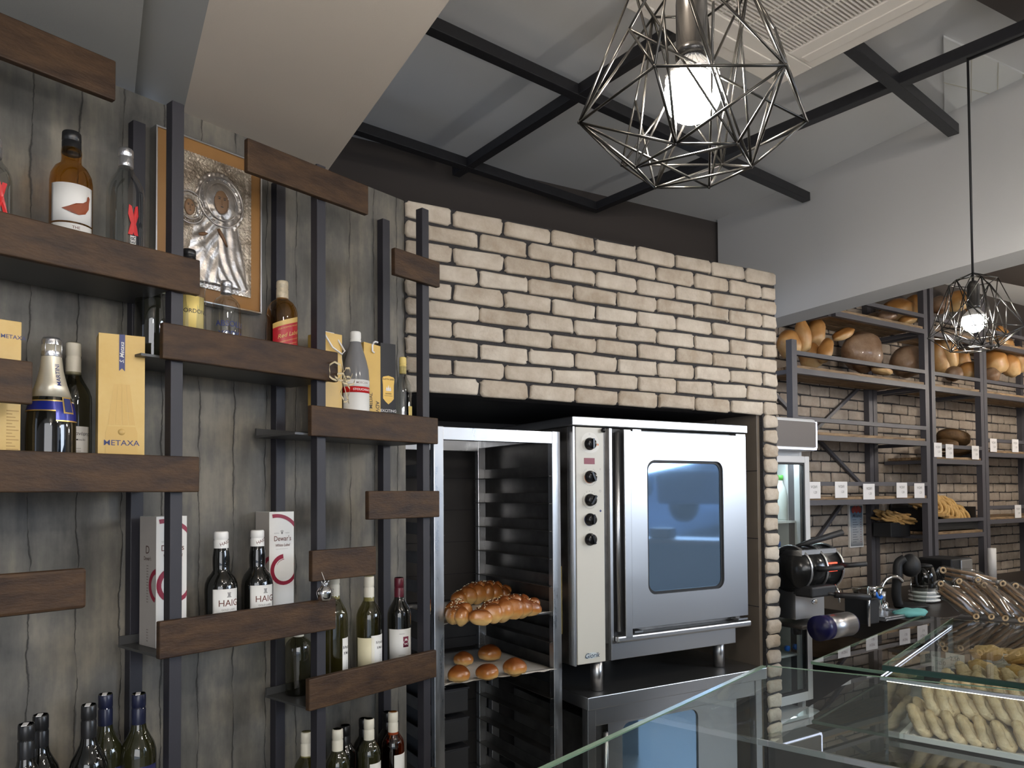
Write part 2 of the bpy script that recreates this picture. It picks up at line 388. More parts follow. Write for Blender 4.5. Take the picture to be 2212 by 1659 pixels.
# ================================================================= THE SETTING
mb = MB(); mb.box(-5, 7, -4, 9, -.05, 0); struct(mb, 'floor', M_floor)
mb = MB(); mb.box(-5, 5.6, -3.2, 9, CEIL, CEIL+.07); struct(mb, 'ceiling', M_ceil)
# left wall: board-marked plaster partition, 2.53 m tall, ends where the brick niche starts
mb = MB(); mb.box(-2.4, .992, 0, .07, 0, 2.53)
o = struct(mb, 'wall_left', M_plaster, loc=LW.P(0, .225, 0), rotz=LW.rot)
WL = LW.P(0, .225, 0)
# the plaster partition meets the brick at this spot
mb.v = [(x if x < 0 else LW.at(876, 900, .225)[0], y, z) for x, y, z in mb.v]; o.data.clear_geometry(); o.data.from_pydata(mb.v, [], mb.f)
# lowered ceiling and beige bulkhead over the left shelves
gd = Vector((.4770, -.8790, 0))           # heading of the bulkhead edge, towards the camera
def slabpoly(pts, z0, z1, name, m):
    mb = MB(); n = len(pts); v = [(p[0], p[1], (z0 if not len(p) > 2 else p[2])) for p in pts]+[(p[0], p[1], z1) for p in pts]
    mb.add(v, [tuple(range(n)), tuple(range(2*n-1, n-1, -1))]+[(i, i+n, (i+1) % n+n, (i+1) % n) for i in range(n)], smooth=False)
    return struct(mb, name, m)
def along(p, k): return (p[0]+gd.x*k, p[1]+gd.y*k)
wd = LW.d; wp = LW.n
g0 = hz(2.53, 737, 375); g1 = hz(2.53, 430, 265); g2 = hz(2.555, 330, 213)
def bk(p, k=.12): return (p[0]+wp.x*k, p[1]+wp.y*k)
slabpoly([bk(g0), along(g0, 5), along(g1, 5), bk(g1)], 2.53, CEIL+.01, 'trim_bulkhead', M_beige)
a, b2, c2, d2 = bk(g1), along(g1, 5), along(g2, 5), bk(g2)
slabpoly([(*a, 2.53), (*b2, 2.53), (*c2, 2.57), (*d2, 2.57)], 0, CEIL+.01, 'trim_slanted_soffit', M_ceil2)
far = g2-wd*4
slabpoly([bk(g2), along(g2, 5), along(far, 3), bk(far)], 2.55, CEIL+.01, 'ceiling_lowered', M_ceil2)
# brown wall behind and above the brick niche
mb = MB(); mb.box(-2.5, 3.775*KC+.05, 3.79*KC-2.5, 3.79*KC-2.43, 2.45, CEIL+.01); struct(mb, 'wall_brown', M_brown, loc=BW.P(0, 0, 0), rotz=BW.rot)
# soffit to the right, with its open underside
SF = Fr(-26.857, 0)
sn = Vector((-.892, -.452, 0)); 
def spt(x, y, off=0): r = ray(x, y); return CAM + r*((-3.59*KC-off)/sn.dot(r))
sA, sB = spt(1550, 482), spt(2212, 174)
sdir = (sB-sA).normalized(); sdir.z = 0; sdir.normalize(); sB = sA+sdir*6.2
th = -sn*.20
slabpoly([(sA.x, sA.y), (sB.x, sB.y), (sB.x+th.x, sB.y+th.y), (sA.x+th.x, sA.y+th.y)], EYE+1.088*KC, CEIL+.01, 'wall_soffit', M_soff)
ou = -sn*4
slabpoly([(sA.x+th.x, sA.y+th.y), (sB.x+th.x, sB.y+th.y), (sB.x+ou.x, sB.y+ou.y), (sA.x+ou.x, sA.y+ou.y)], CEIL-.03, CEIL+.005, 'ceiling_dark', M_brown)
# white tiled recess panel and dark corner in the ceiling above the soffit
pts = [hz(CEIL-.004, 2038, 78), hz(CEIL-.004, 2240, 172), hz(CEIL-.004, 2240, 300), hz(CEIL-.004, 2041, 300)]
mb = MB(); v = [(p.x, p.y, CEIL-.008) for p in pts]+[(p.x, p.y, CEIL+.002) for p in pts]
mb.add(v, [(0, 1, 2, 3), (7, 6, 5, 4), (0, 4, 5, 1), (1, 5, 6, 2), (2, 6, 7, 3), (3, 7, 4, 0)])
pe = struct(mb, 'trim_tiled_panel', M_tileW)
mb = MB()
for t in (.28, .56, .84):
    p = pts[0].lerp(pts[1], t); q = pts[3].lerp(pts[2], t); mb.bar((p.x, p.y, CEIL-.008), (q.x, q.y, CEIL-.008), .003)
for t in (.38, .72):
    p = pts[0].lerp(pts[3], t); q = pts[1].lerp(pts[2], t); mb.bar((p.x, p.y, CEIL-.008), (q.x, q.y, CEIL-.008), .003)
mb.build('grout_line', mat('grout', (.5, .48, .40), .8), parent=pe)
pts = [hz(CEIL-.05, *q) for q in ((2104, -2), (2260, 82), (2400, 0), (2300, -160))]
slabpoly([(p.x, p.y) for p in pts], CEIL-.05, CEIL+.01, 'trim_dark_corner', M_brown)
# rest of the room (behind and beside the camera)
mb = MB(); mb.box(-4.5, -.9, -3.2, -3.1, 0, CEIL+.02); mb.box(2.6, 5.6, -3.2, -3.1, 0, CEIL+.02); mb.box(-.9, 2.6, -3.2, -3.1, 2.7, CEIL+.02); struct(mb, 'wall_rear', M_roomw)
mb = MB(); mb.box(5.3, 5.4, 2.8, 7.5, 0, CEIL+.02); mb.box(5.3, 5.4, -3.1, -2, 0, CEIL+.02); mb.box(5.3, 5.4, -2, 2.8, 2.75, CEIL+.02); mb.box(5.3, 5.4, -2, 2.8, 0, .35); struct(mb, 'wall_right', M_roomw)
mb = MB()
for y in (-2, -.4, 1.2, 2.74): mb.box(5.3, 5.38, y, y+.06, .35, 2.75)
struct(mb, 'window_1', M_bmet)
mb = MB(); mb.add([(5.6, -6, .1), (5.6, 12, .1), (24, 12, 3.6), (24, -6, 3.6)], [(0, 1, 2, 3)]); struct(mb, 'floor_street', M_asph)
for i, (x, y, c) in enumerate(((11.2, -2.2, (.03, .09, .16)), (15.5, -2.6, (.30, .36, .42)), (10.4, 1.7, (.02, .03, .05)))):
    mb = MB(); mb.smooth = True; prof = [(-2, .3), (-2.05, .8), (-1.2, .95), (-.7, 1.42), (.6, 1.42), (1.2, .95), (2.05, .8), (2.0, .3)]
    mb.prism(prof, -.85, .85, 0)
    for sx in (-1.25, 1.25):
        for sy in (-.86, .86): mb.tube([(sx, sy-.1, .33), (sx, sy+.1, .33)], .33, 16, 1)
    mb.box(-.95, .95, -.86, .86, 1.0, 1.35, 2)
    t = thing('car', ('dark blue parked car seen in the street outside', 'silver parked car farther up the street outside', 'black parked car by the far kerb outside')[i], 'car', (x, y, .1+(x-5.6)*.19), radians(8*i))
    mb.build('car_body', [mat('carpaint%d' % i, c, .25), M_black, mat('car_glass', (.05, .07, .09), .1)], parent=t, bevel=.04)

t = thing('side_counter', 'dark wooden side counter under the shop window, outside the picture', 'counter', (4.75, -.6, 0))
mb = MB(); mb.box(0, .45, 0, 3.0, 0, .98); mb.build('counter_body', M_brown, parent=t); mb = MB(); mb.box(-.03, .47, -.03, 3.03, .98, 1.02); mb.build('counter_top', mat('side_top', (.10, .06, .04), .4), parent=t)
for i, (y, hgt, c) in enumerate(((.35, .16, (.5, .5, .52)), (.85, .12, (.35, .18, .06)), (1.3, .2, (.55, .55, .55)), (1.75, .1, (.05, .03, .02)))):
    mb = MB(); mb.box(-.1, .1, -.11, .11, 0, hgt); tag(mb.build('paper_bag', mat('side_item%d' % i, c, .6), loc=(4.95, y, 1.021), bevel=.01), ('white bag on the side counter', 'brown bag on the side counter', 'tall white bag on the side counter', 'low dark bag on the side counter')[i], 'bag')
mb = MB()
for k in range(70):
    a = random.uniform(0, 6.3); l = random.uniform(.12, .3); e = random.uniform(.2, 1.3); mb.tube([(0, 0, .08), (l*.5*cos(a)*cos(e), l*.5*sin(a)*cos(e), .08+l*.6*sin(e)), (l*cos(a)*cos(e), l*sin(a)*cos(e), .08+l*sin(e)*.9)], [.003, .010, .001], 5)
mb.lathe([(.06, 0), (.08, .1)], 16); tag(mb.build('potted_plant', mat('yellow_leaf', (.35, .30, .10), .6), loc=(4.95, 1.05, 1.021)), 'small potted plant on the side counter', 'plant')
# ----------------------------------------------------------------- brick faces
def bricks(u0, u1, z0, z1, pu, pz, j, off, depth, seed, skip=None, half=True, rr=.012, jit=.003):
    rnd = random.Random(seed); mb = MB(); row = 0; z = z1
    while z > z0+.01:
        zt, zb = z-j/2, z-pz+j/2; u = u0+off-(pu/2 if (row % 2) else 0)
        while u < u1-.004:
            a, b = max(u+j/2, u0), min(u+pu-j/2, u1)
            if b-a > .02 and not (skip and skip((a+b)/2, (zt+zb)/2)):
                h = zt-zb; q = rr
                poly = []
                for cx, cz, s in ((a+q, zb+q, 180), (b-q, zb+q, 270), (b-q, zt-q, 0), (a+q, zt-q, 90)):
                    for k in range(4):
                        an = radians(s+30*k); rj = q*(1+rnd.uniform(-.35, .3))
                        poly.append((cx+cos(an)*rj+rnd.uniform(-jit, jit)*.4, cz+sin(an)*rj+rnd.uniform(-jit, jit)*.4))
                n = len(poly); cx, cz = (a+b)/2, (zt+zb)/2; ins = .006; yy = -depth-rnd.uniform(0, .003)
                v = [(x, 0, zz) for x, zz in poly]+[(x, yy+.004, zz) for x, zz in poly]
                v += [(x-ins*(1 if x > cx else -1), yy, zz-ins*.8*(1 if zz > cz else -1)) for x, zz in poly]
                mb.t = rnd.uniform(-.13, .13)
                f = [tuple(range(2*n, 3*n))]+[(i, (i+1) % n, n+(i+1) % n, n+i) for i in range(n)]+[(n+i, n+(i+1) % n, 2*n+(i+1) % n, 2*n+i) for i in range(n)]
                mb.add(v, f, 0, True)
            u += pu
        z -= pz; row += 1
    return mb
def join(mb, F=None):
    return mb
# niche front: lintel + right-hand pier
UL, UR, ZT, ZL = .987, 2.878, 2.532, 1.848
b = bricks(UL, UR, ZL, ZT, .2150, .0691, .011, .185-.215, .012, 3)
b.cur = 1; b.box(UL, UR, 0, .10, ZL, ZT, 1); b.box(UL, UR, .02, 1.29, ZT-.02, ZT-.002, 1)
o = struct(b, 'wall_brick_lintel', [M_brick, M_mortar], loc=BW.P(0, 0, 0), rotz=BW.rot, tone=True)
b = bricks(2.782, UR, 0, ZL, .40, .0691, .011, 0.0, .012, 5, half=False, rr=.016)
def pier():
    rnd = random.Random(12); mb = MB(); z = ZL; row = 0
    while z > .05:
        zt, zb = z-.0055, z-.0691+.0055; a, bb = 2.788+rnd.uniform(-.003, .003), 2.876+rnd.uniform(-.004, .004)
        mb.t = rnd.uniform(-.12, .14); q = .016; poly = []
        for cx, cz, s in ((a+q, zb+q, 180), (bb-q, zb+q, 270), (bb-q, zt-q, 0), (a+q, zt-q, 90)):
            for k in range(4):
                an = radians(s+30*k); poly.append((cx+cos(an)*q*(1+rnd.uniform(-.3, .3)), cz+sin(an)*q*(1+rnd.uniform(-.3, .3))))
        n = len(poly); cx, cz = (a+bb)/2, (zt+zb)/2
        v = [(x, 0, zz) for x, zz in poly]+[(x, -.008, zz) for x, zz in poly]+[(x-.006*(1 if x > cx else -1), -.013, zz-.005*(1 if zz > cz else -1)) for x, zz in poly]
        mb.add(v, [tuple(range(2*n, 3*n))]+[(i, (i+1) % n, n+(i+1) % n, n+i) for i in range(n)]+[(n+i, n+(i+1) % n, 2*n+(i+1) % n, 2*n+i) for i in range(n)], 0, True)
        z -= .0691
    return mb
b = pier(); b.box(2.784, UR, 0, .95, 0, ZL, 1)
struct(b, 'wall_brick_pier', [M_brick, M_mortar], loc=BW.P(0, 0, 0), rotz=BW.rot, tone=True)
# inside of the niche: tiles on the right, dark back, low ceiling
mb = MB()
mb.box(2.765, 2.784, .02, .95, 0, ZL, 0)
for z in (.30, .62, .94, 1.26, 1.58): mb.box(2.7635, 2.766, .02, .95, z, z+.004, 1)
for v in (.28, .62): mb.box(2.7635, 2.766, v, v+.004, 0, ZL, 1)
struct(mb, 'wall_niche_right', [M_tan, M_mortar], loc=BW.P(0, 0, 0), rotz=BW.rot)
mb = MB(); mb.box(-.6, 2.784, .95, 1.0, 0, ZL+.06, 0)
for k in range(12): mb.box(-.6, 2.77, .946, .951, .12+k*.16, .123+k*.16, 1)
struct(mb, 'wall_niche_back', [M_dktile, M_mortar], loc=BW.P(0, 0, 0), rotz=BW.rot)
mb = MB(); mb.box(-.6, 2.784, .10, .95, ZL, ZL+.05); mb.box(-.6, UL, -.0, .1, ZL, ZL+.05); struct(mb, 'ceiling_niche', M_black, loc=BW.P(0, 0, 0), rotz=BW.rot)
# back wall of thin bricks behind the bread shelves
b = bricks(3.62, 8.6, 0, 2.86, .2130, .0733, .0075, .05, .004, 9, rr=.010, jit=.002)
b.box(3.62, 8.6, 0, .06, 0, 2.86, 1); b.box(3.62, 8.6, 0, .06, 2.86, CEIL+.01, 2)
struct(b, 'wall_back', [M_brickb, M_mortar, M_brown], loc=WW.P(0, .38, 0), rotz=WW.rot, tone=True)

# ================================================================= CEILING FRAME, LAMPS, AC
def world_beam(name, a, b, label, group, s=.044, m=M_bmet, h=.044):
    a, b = Vector(a), Vector(b); mb = MB(); L = (b-a); mb.bar((0, 0, 0), L, s, h)
    o = mb.build(name, m, loc=a, bevel=.002); return tag(o, label, 'beam', group)
BZ = BEAMZ+.022
def bp(x, y): q = hz(BEAMZ, x, y); return Vector((q.x, q.y, BZ))
cdir = Vector((sin(radians(50.89)), cos(radians(50.89)), 0)); ddir = Vector((-cdir.y, cdir.x, 0))
e1 = bp(1742, 436); e2 = bp(1288, 457); e3 = bp(2060, 293); d1 = bp(985, 382)
world_beam('ceiling_beam', e1-cdir*4.2, e1, 'black cross beam whose free end stops left of the pendant cord wall, middle of the three', 'black cross beams under the ceiling')
world_beam('ceiling_beam', e2-cdir*2.9, e2, 'black cross beam running low in front of the dark brown wall', 'black cross beams under the ceiling')
world_beam('ceiling_beam', bp(1822, 98), e3, 'black cross beam emerging from under the air conditioner at the right', 'black cross beams under the ceiling')
world_beam('ceiling_beam', d1, bp(1466, 76), 'long black beam running from the brown wall up behind the large pendant', 'long black ceiling beams', h=.042)
world_beam('ceiling_beam', e2+ddir*.02, e2-ddir*4.4, 'long black beam crossing the picture to the top right corner', 'long black ceiling beams', h=.042)
# air-conditioning cassette
ac = hz(BEAMZ-.012, 1676, 189); ad = Vector((sin(radians(53.74)), cos(radians(53.74)), 0)); az_ = atan2(ad.y, ad.x)
cen = ac-ad*.39+Vector((ad.y, -ad.x, 0))*.39
AC = thing('air_conditioner', 'white ceiling cassette air conditioner with a slatted grille', 'air conditioner', (cen.x, cen.y, BEAMZ+.018), az_)
AC.scale = (.821, .821, .821); mb = MB(); mb.box(-.42, .42, -.42, .42, 0, (CEIL-BEAMZ-.022)/.821); mb.build('cassette_body', M_acw, parent=AC); mb = MB(); S = .475; q = .29
for x0, x1, y0, y1 in ((-S, S, -S, -q), (-S, S, q, S), (-S, -q, -q, q), (q, S, -q, q)): mb.box(x0, x1, y0, y1, -.035, 0)
mb.build('cassette_panel', M_acw, parent=AC, bevel=.006)
mb = MB()
for sgn in (-1, 1):
    mb.box(-.27, .27, sgn*.385-.028, sgn*.385+.028, -.040, -.033); mb.box(sgn*.385-.028, sgn*.385+.028, -.27, .27, -.040, -.033)
mb.build('louvre_flap', M_acw, parent=AC, bevel=.003)
mb = MB(); mb.box(-q, q, -q, q, -.01, 0); mb.build('grille_recess', mat('ac_dark_recess', (.05, .04, .06), .7), parent=AC)
mb = MB()
for k in range(37): y = -q+.008+k*.0158; mb.box(-q, q, y-.003, y+.003, -.032, -.015)
for x in (-.15, 0, .15): mb.box(x-.004, x+.004, -q, q, -.030, -.018)
mb.build('grille_slats', M_acw, parent=AC)
for sx in (-1, 1):
    for sy in (-1, 1): mb = MB(); mb.box(sx*.40-.018, sx*.40+.018, sy*.425-.012, sy*.425+.012, -.042, -.03); mb.build('corner_catch', M_acw, parent=AC, bevel=.008)

M_cage = mat('cage_wire', (.06, .056, .050), .28, metal=.9)
def pendant(loc, label, ztop, bulbm, seed, rot0=0, wr=.0019, conduit=None):
    t = thing('pendant_lamp', label, 'pendant lamp', (loc[0], loc[1], loc[2]), rot0, 'geometric wire cage pendant lamps')
    rnd = random.Random(seed); ring = lambda r, z, ph=0: [Vector((r*cos(pi/3*k+ph), r*sin(pi/3*k+ph), z)) for k in range(6)]
    A = ring(.164, 0); B = ring(.083, -.066); T = ring(.083, .20); I = ring(.115, .10, pi/6); C0 = Vector((0, 0, .235))
    mb = MB(); E = []
    for k in range(6):
        n = (k+1) % 6
        E += [(A[k], A[n]), (B[k], B[n]), (T[k], T[n]), (A[k], B[k]), (A[k], T[k]), (C0, T[k]), (A[k], B[n]) if k % 2 else (A[n], B[k])]
        E += [(T[k], B[n])]
        if k % 2 == 0: E += [(T[k], A[n]), (B[k], A[k].lerp(T[k], .45))]
        else: E += [(T[n], I[k]), (I[k], A[k]), (I[k], A[n])]
    E += [(B[0], B[2]), (B[3], B[5]), (B[1], I[4]), (B[4], I[1]), (B[2], T[0]), (B[5], T[3]), (A[0], I[3]), (A[3], B[1]), (T[1], B[3]), (T[4], B[0])]
    for a, b in E: mb.tube([a, b], wr, 6)
    for p in A+B+T: mb.blob(p, (wr*1.5,)*3, 6, 4)
    mb.build('wire_cage', M_cage, parent=t)
    mb = MB(); mb.tube([(0, 0, .185), (0, 0, ztop-loc[2])], .0045, 8); mb.build('hanging_rod', M_black, parent=t)
    mb = MB(); mb.lathe([(.004, .205), (.014, .20), (.0215, .185), (.0225, .175), (.0225, .105), (.024, .104), (.024, .094), (.016, .092)], 20); mb.build('lamp_holder', mat('gunmetal', (.09, .085, .08), .25, metal=.8), parent=t)
    mb = MB(); mb.lathe([(.014, .096), (.018, .088), (.026, .078), (.038, .066), (.039, .062)], 24); 
    for k in range(24):
        a = 2*pi*k/24; mb.bar((.0155*cos(a), .0155*sin(a), .092), (.0385*cos(a), .0385*sin(a), .066), .0015)
    mb.build('bulb_base', mat('bulb_rib_white', (.6, .58, .55), .4), parent=t)
    mb = MB(); pr = [(.036, .064)]+[(.0405*cos(an), .040+.0405*sin(an)) for an in [radians(30-k*8) for k in range(15)]]+[(.002, -.0003)]
    mb.lathe(pr, 28); mb.build('bulb', bulbm, parent=t)
    if conduit:
        mb = MB(); mb.tube([Vector(p)-Vector(loc) for p in conduit], .0055, 8); o = mb.build('conduit', M_black, parent=t); o.rotation_euler = (0, 0, -rot0)
    return t
PS = KC
pl_ = pendant((.264, 1.07, EYE+.534), 'large wire cage pendant lamp hanging near the camera', 3.2, M_bulb, 3, radians(0)); 
pl = pendant((1.812, 2.93, 2.10), 'smaller wire cage pendant lamp in front of the bread shelves', 3.19, M_bulb, 4, radians(17), conduit=[(1.812, 2.93, 3.185), (1.812-ddir.x*1.6, 2.93-ddir.y*1.6, 3.185)])
for q in (pl_, pl): q.location = CAM+(q.location-CAM)*KC; q.scale = (KC, KC, KC)
# unseen lamps of the row; last two added to brighten the bread shelves
for k, (x, y, h) in enumerate(((.0, .75, 2.32), (1.6, .55, 2.75), (3.2, 2.2, 2.55), (.9, -1.6, 2.35), (3.3, .3, 2.3), (3.3, 3.0, 2.36), (4.5, 4.9, 2.35))):
    mb = MB(); mb.blob((0, 0, 0), (.05, .05, .05), 16, 8); o = mb.build('globe_lamp', mat('unseen_bulb%d' % k, (1, 1, 1), .3, emit=(1, .91, .80), es=(80, 210, 28, 250, 90, 320, 330)[k]), loc=(x, y, h))
    tag(o, 'bare lit globe lamp outside the picture, ' + ('nearest above the camera', 'high to the right above the counter', 'before the soffit at the right', 'behind the camera', 'by the shop window', 'added under the soffit to brighten the coffee counter', 'added to brighten the far bread shelves')[k], 'lamp', 'globe lamps outside the picture')
    c = MB(); c.tube([(0, 0, .05), (0, 0, CEIL-h)], .004, 6); c.build('cord', M_black, parent=o)

# ================================================================= LEFT SHELF UNIT
SU = thing('wall_shelf_unit', 'dark wooden-fronted bottle shelves on charcoal steel posts against the grey wall', 'shelf unit', LW.P(.2, 0, 0), LW.rot)
U0 = .2
for u, zt in ((.870, 2.43), (1.287, 2.418), (1.697, 2.413)):
    mb = MB(); mb.box(u-U0, u+.030-U0, 0, .030, 0, zt); mb.build('post', M_post, parent=SU, bevel=.0015)
for u, zt in ((.866, 2.444), (1.285, 2.42), (1.700, 2.425)):
    mb = MB(); mb.box(u-U0, u+.032-U0, .195, .224, 0, zt); mb.build('rear_post', M_post, parent=SU, bevel=.0015)
BOARDS = [(.2, .732, 2.365, 2.455, None), (.2, .932, 1.967, 2.053, (.2, .868)), (1.058, 1.457, 2.315, 2.402, None), (1.561, 1.758, 2.160, 2.244, None),
 (.841, 1.345, 1.802, 1.887, (.80, 1.335)), (.2, .573, 1.670, 1.758, None), (.2, .932, 1.490, 1.575, (.2, .90)), (1.254, 1.747, 1.644, 1.729, (1.215, 1.74)),
 (1.456, 1.752, 1.407, 1.492, None), (1.257, 1.484, 1.243, 1.328, None), (.2, .680, 1.242, 1.328, None), (.837, 1.337, 1.104, 1.191, (.838, 1.33)),
 (1.247, 1.735, .893, .980, (1.25, 1.73)), (.2, .95, .635, .720, (.2, .95)), (1.2, 1.735, .52, .605, (1.2, 1.735))]
for i, (a, b, z0, z1, tr) in enumerate(BOARDS):
    mb = MB(); mb.box(a-U0, b-U0, -.020, -.0015, z0, z1)
    o = mb.build('front_board', M_wood, parent=SU, bevel=.003 if i != 10 else .007)
    if tr:
        mb = MB(); x0, x1 = tr[0]-U0, tr[1]-U0
        mb.box(x0, x1, 0, .195, z0+.003, z0+.009); mb.box(x0, x1, .188, .1945, z0+.009, z0+.03)
        mb.build('shelf_tray', M_tray, parent=SU)
ZT_ = {k: BOARDS[i][2]+.0092 for k, i in dict(A=1, B=4, C=6, D=7, E=11, F=12, G=13, H=14).items()}

# ---------------------------------------------------------------- bottles and boxes
def put(shelf, x, ytop, v, rot=0, h=None):
    """stand a thing on a shelf at picture column x, v behind the posts; gives place and height"""
    z0 = ZT_[shelf]; y = ytop; u, zt = LW.at(x, y, v); 
    return LW.P(u, v, z0), (h or zt-z0)
def sc(prof, h, top=None):
    H = max(z for _, z in prof); return [(r, z*h/H) for r, z in prof]
PR = dict(
 whisky=[(.034, 0), (.0395, .004), (.0405, .012), (.0405, .185), (.0385, .199), (.031, .214), (.021, .222), (.019, .228), (.0185, .236), (.0195, .243), (.019, .252), (.0165, .254), (.0160, .262)],
 vodka=[(.032, 0), (.0375, .003), (.0385, .01), (.0385, .19), (.036, .205), (.029, .220), (.020, .232), (.0155, .242), (.0140, .262)],
 round=[(.032, 0), (.039, .003), (.041, .01), (.041, .16), (.0405, .178), (.037, .194), (.029, .207), (.018, .215), (.0145, .220), (.0135, .240)],
 haig=[(.034, 0), (.0425, .004), (.0440, .013), (.0440, .128), (.042, .144), (.036, .160), (.026, .172), (.0215, .180), (.0225, .195), (.0225, .215), (.0200, .236), (.0165, .250), (.0160, .258)],
 wine=[(.030, 0), (.0365, .003), (.0375, .01), (.0375, .178), (.0365, .190), (.032, .204), (.0235, .218), (.0170, .230), (.0142, .245), (.0138, .30)],
 champ=[(.034, 0), (.0435, .004), (.0450, .014), (.0450, .120), (.043, .150), (.036, .180), (.027, .208), (.0205, .235), (.0175, .262), (.0165, .290)],
 stoli=[(.032, 0), (.0375, .003), (.039, .01), (.039, .165), (.037, .19), (.031, .215), (.023, .24), (.0165, .262), (.0145, .27)],
 small=[(.020, 0), (.0265, .003), (.0275, .009), (.0275, .125), (.025, .142), (.016, .158), (.0115, .166), (.011, .19)])
def bottle(kind, shelf, x, ytop, v, label, glass, cap, cat='bottle', rot=0, group=None, labels=(), extra=None, square=None, caplen=None, capr=None, nlen=None):
    P, h = put(shelf, x, ytop, v); t = thing('bottle' if cat == 'bottle' else 'wine_bottle', label, cat, P, LW.rot+rot-radians(29), group)
    cl = caplen or .04; pr = [(r, z) for r, z in PR[kind]]; H = pr[-1][1]
    if kind == 'wine': k = h/H; pr = [(r*min(1.06, max(.94, k)), z*k) for r, z in pr]
    else: k = (h-cl*.55)/H; pr = [(r*min(1.08, max(.93, k)), z*k) for r, z in pr]
    R = max(r for r, _ in pr)
    mb = MB(); mb.lathe(pr, 40, sq=(square, .19*k) if square else None); mb.build('glass_body', glass, parent=t)
    cr = capr or pr[-1][0]+.0022; c = MB()
    c.lathe([(cr, h-cl), (cr+.0004, h-cl+.002), (cr+.0004, h-cl*.5), (cr-.0006, h-cl*.47), (cr-.0006, h-cl*.42), (cr+.0004, h-cl*.4), (cr, h-.003), (cr-.002, h)], 28)
    c.build('cap' if kind != 'wine' else 'capsule', cap, parent=t)
    for lab in labels:
        m, a0, a1, z0, z1 = lab[:5]; rr = R+.0005; a0 -= 18 if a1-a0 > 58 and a1 > 50 else 0
        mb = MB(); mb.patch(rr, radians(a0), radians(a1), z0*h, z1*h, 14); lo = mb.build('label', m, parent=t)
        for (txt, size, ang, zz, mi, *o) in lab[5:]:
            mb = MB(); rr2 = rr+.0004; off = radians(ang)*rr2
            mb.text(txt, size, off, 0, zz*h, fn=lambda a, b, q=rr2: (sin(a/q)*q, -cos(a/q)*q, b), rot=(radians(o[0]) if o else 0), squash=(o[1] if len(o) > 1 else 1))
            if mb.v: mb.build('lettering', mi, parent=lo)
    if extra: extra(t, h, R, pr)
    return t
LNS = lambda ang, z0, n, mi=None, w=14, s=.0042: [('I'*w, s, ang, z0-k*.018, mi or M_inkg, 0, 1.0) for k in range(n)]

# shelf A
def grouse(t, h, R, pr):
    # the bird on the label: body, tail, head
    q = R+.0035; f = lambda a, b: (sin(a/q)*q, -cos(a/q)*q, b)
    mb = MB(); c = .475*h; r0 = radians(20)*q
    body = [(-.022, -.004), (-.012, .000), (-.002, .006), (.008, .009), (.014, .014), (.0155, .021), (.0175, .023), (.020, .020), (.0185, .012), (.018, .002), (.012, -.008), (.002, -.012), (-.008, -.010)]
    mb.add([f(r0+a*1.45, c+b*1.4-.008) for a, b in body], [tuple(range(len(body)))[::-1]], smooth=False); mb.build('bird_emblem', mat('grouse_red', (.21, .045, .012), .5), parent=t)
bottle('whisky', 'A', 155, 287, .10, 'amber whisky bottle with black cap and a red bird on its white label', M_whisky, M_capblk, caplen=.050, rot=radians(4), extra=grouse,
       labels=[(M_lblw, -36, 72, .355, .61), (M_lblw, -36, 72, .05, .342, ('THE', .009, 18, .315, M_inkb), ('FAMOUS', .018, 18, .262, M_inkb))])
def serk(t, h, R, pr):
    q = R+.0030; f = lambda a, b: (sin(a/q)*q, -cos(a/q)*q, b); mb = MB()
    for sg in (-1, 1):
        P_ = [(-.012*sg, .36*h), (-.002*sg, .36*h), (.006*sg, .44*h), (.012*sg, .50*h), (.010*sg, .57*h), (.004*sg, .56*h), (0, .50*h), (-.008*sg, .42*h)]
        a0 = radians(28)*q; mb.add([f(a0+a, b) for a, b in P_], [tuple(range(len(P_))) if sg < 0 else tuple(range(len(P_)))[::-1]], smooth=False)
    mb.build('red_emblem', M_red, parent=t)
bottle('vodka', 'A', 272, 323, .10, 'clear vodka bottle with silver cap and a black vertical name over a red ribbon mark', M_clear, M_silver, caplen=.045, capr=.0165, extra=serk,
       labels=[(M_clear, -20, -19, .1, .11), (M_lblw, 20, 38, .12, .36, ('SERKOVA', .016, 29, .38, M_ink, 90))])
def redx(t, h, R, pr):
    q = R+.0030; f = lambda a, b: (sin(a/q)*q, -cos(a/q)*q, b); mb = MB()
    for sg in (-1, 1):
        P_ = [(-.016*sg, .35*h), (-.006*sg, .35*h), (.012*sg, .62*h), (.002*sg, .62*h)]
        a0 = radians(35)*q; mb.add([f(a0+a, b) for a, b in P_], [(0, 1, 2, 3)], smooth=False)
    mb.build('red_emblem', M_red, parent=t)
bottle('vodka', 'A', -14, 300, .10, 'clear bottle with a red crossed mark, cut by the left edge of the picture', M_clear, M_silver, extra=redx)
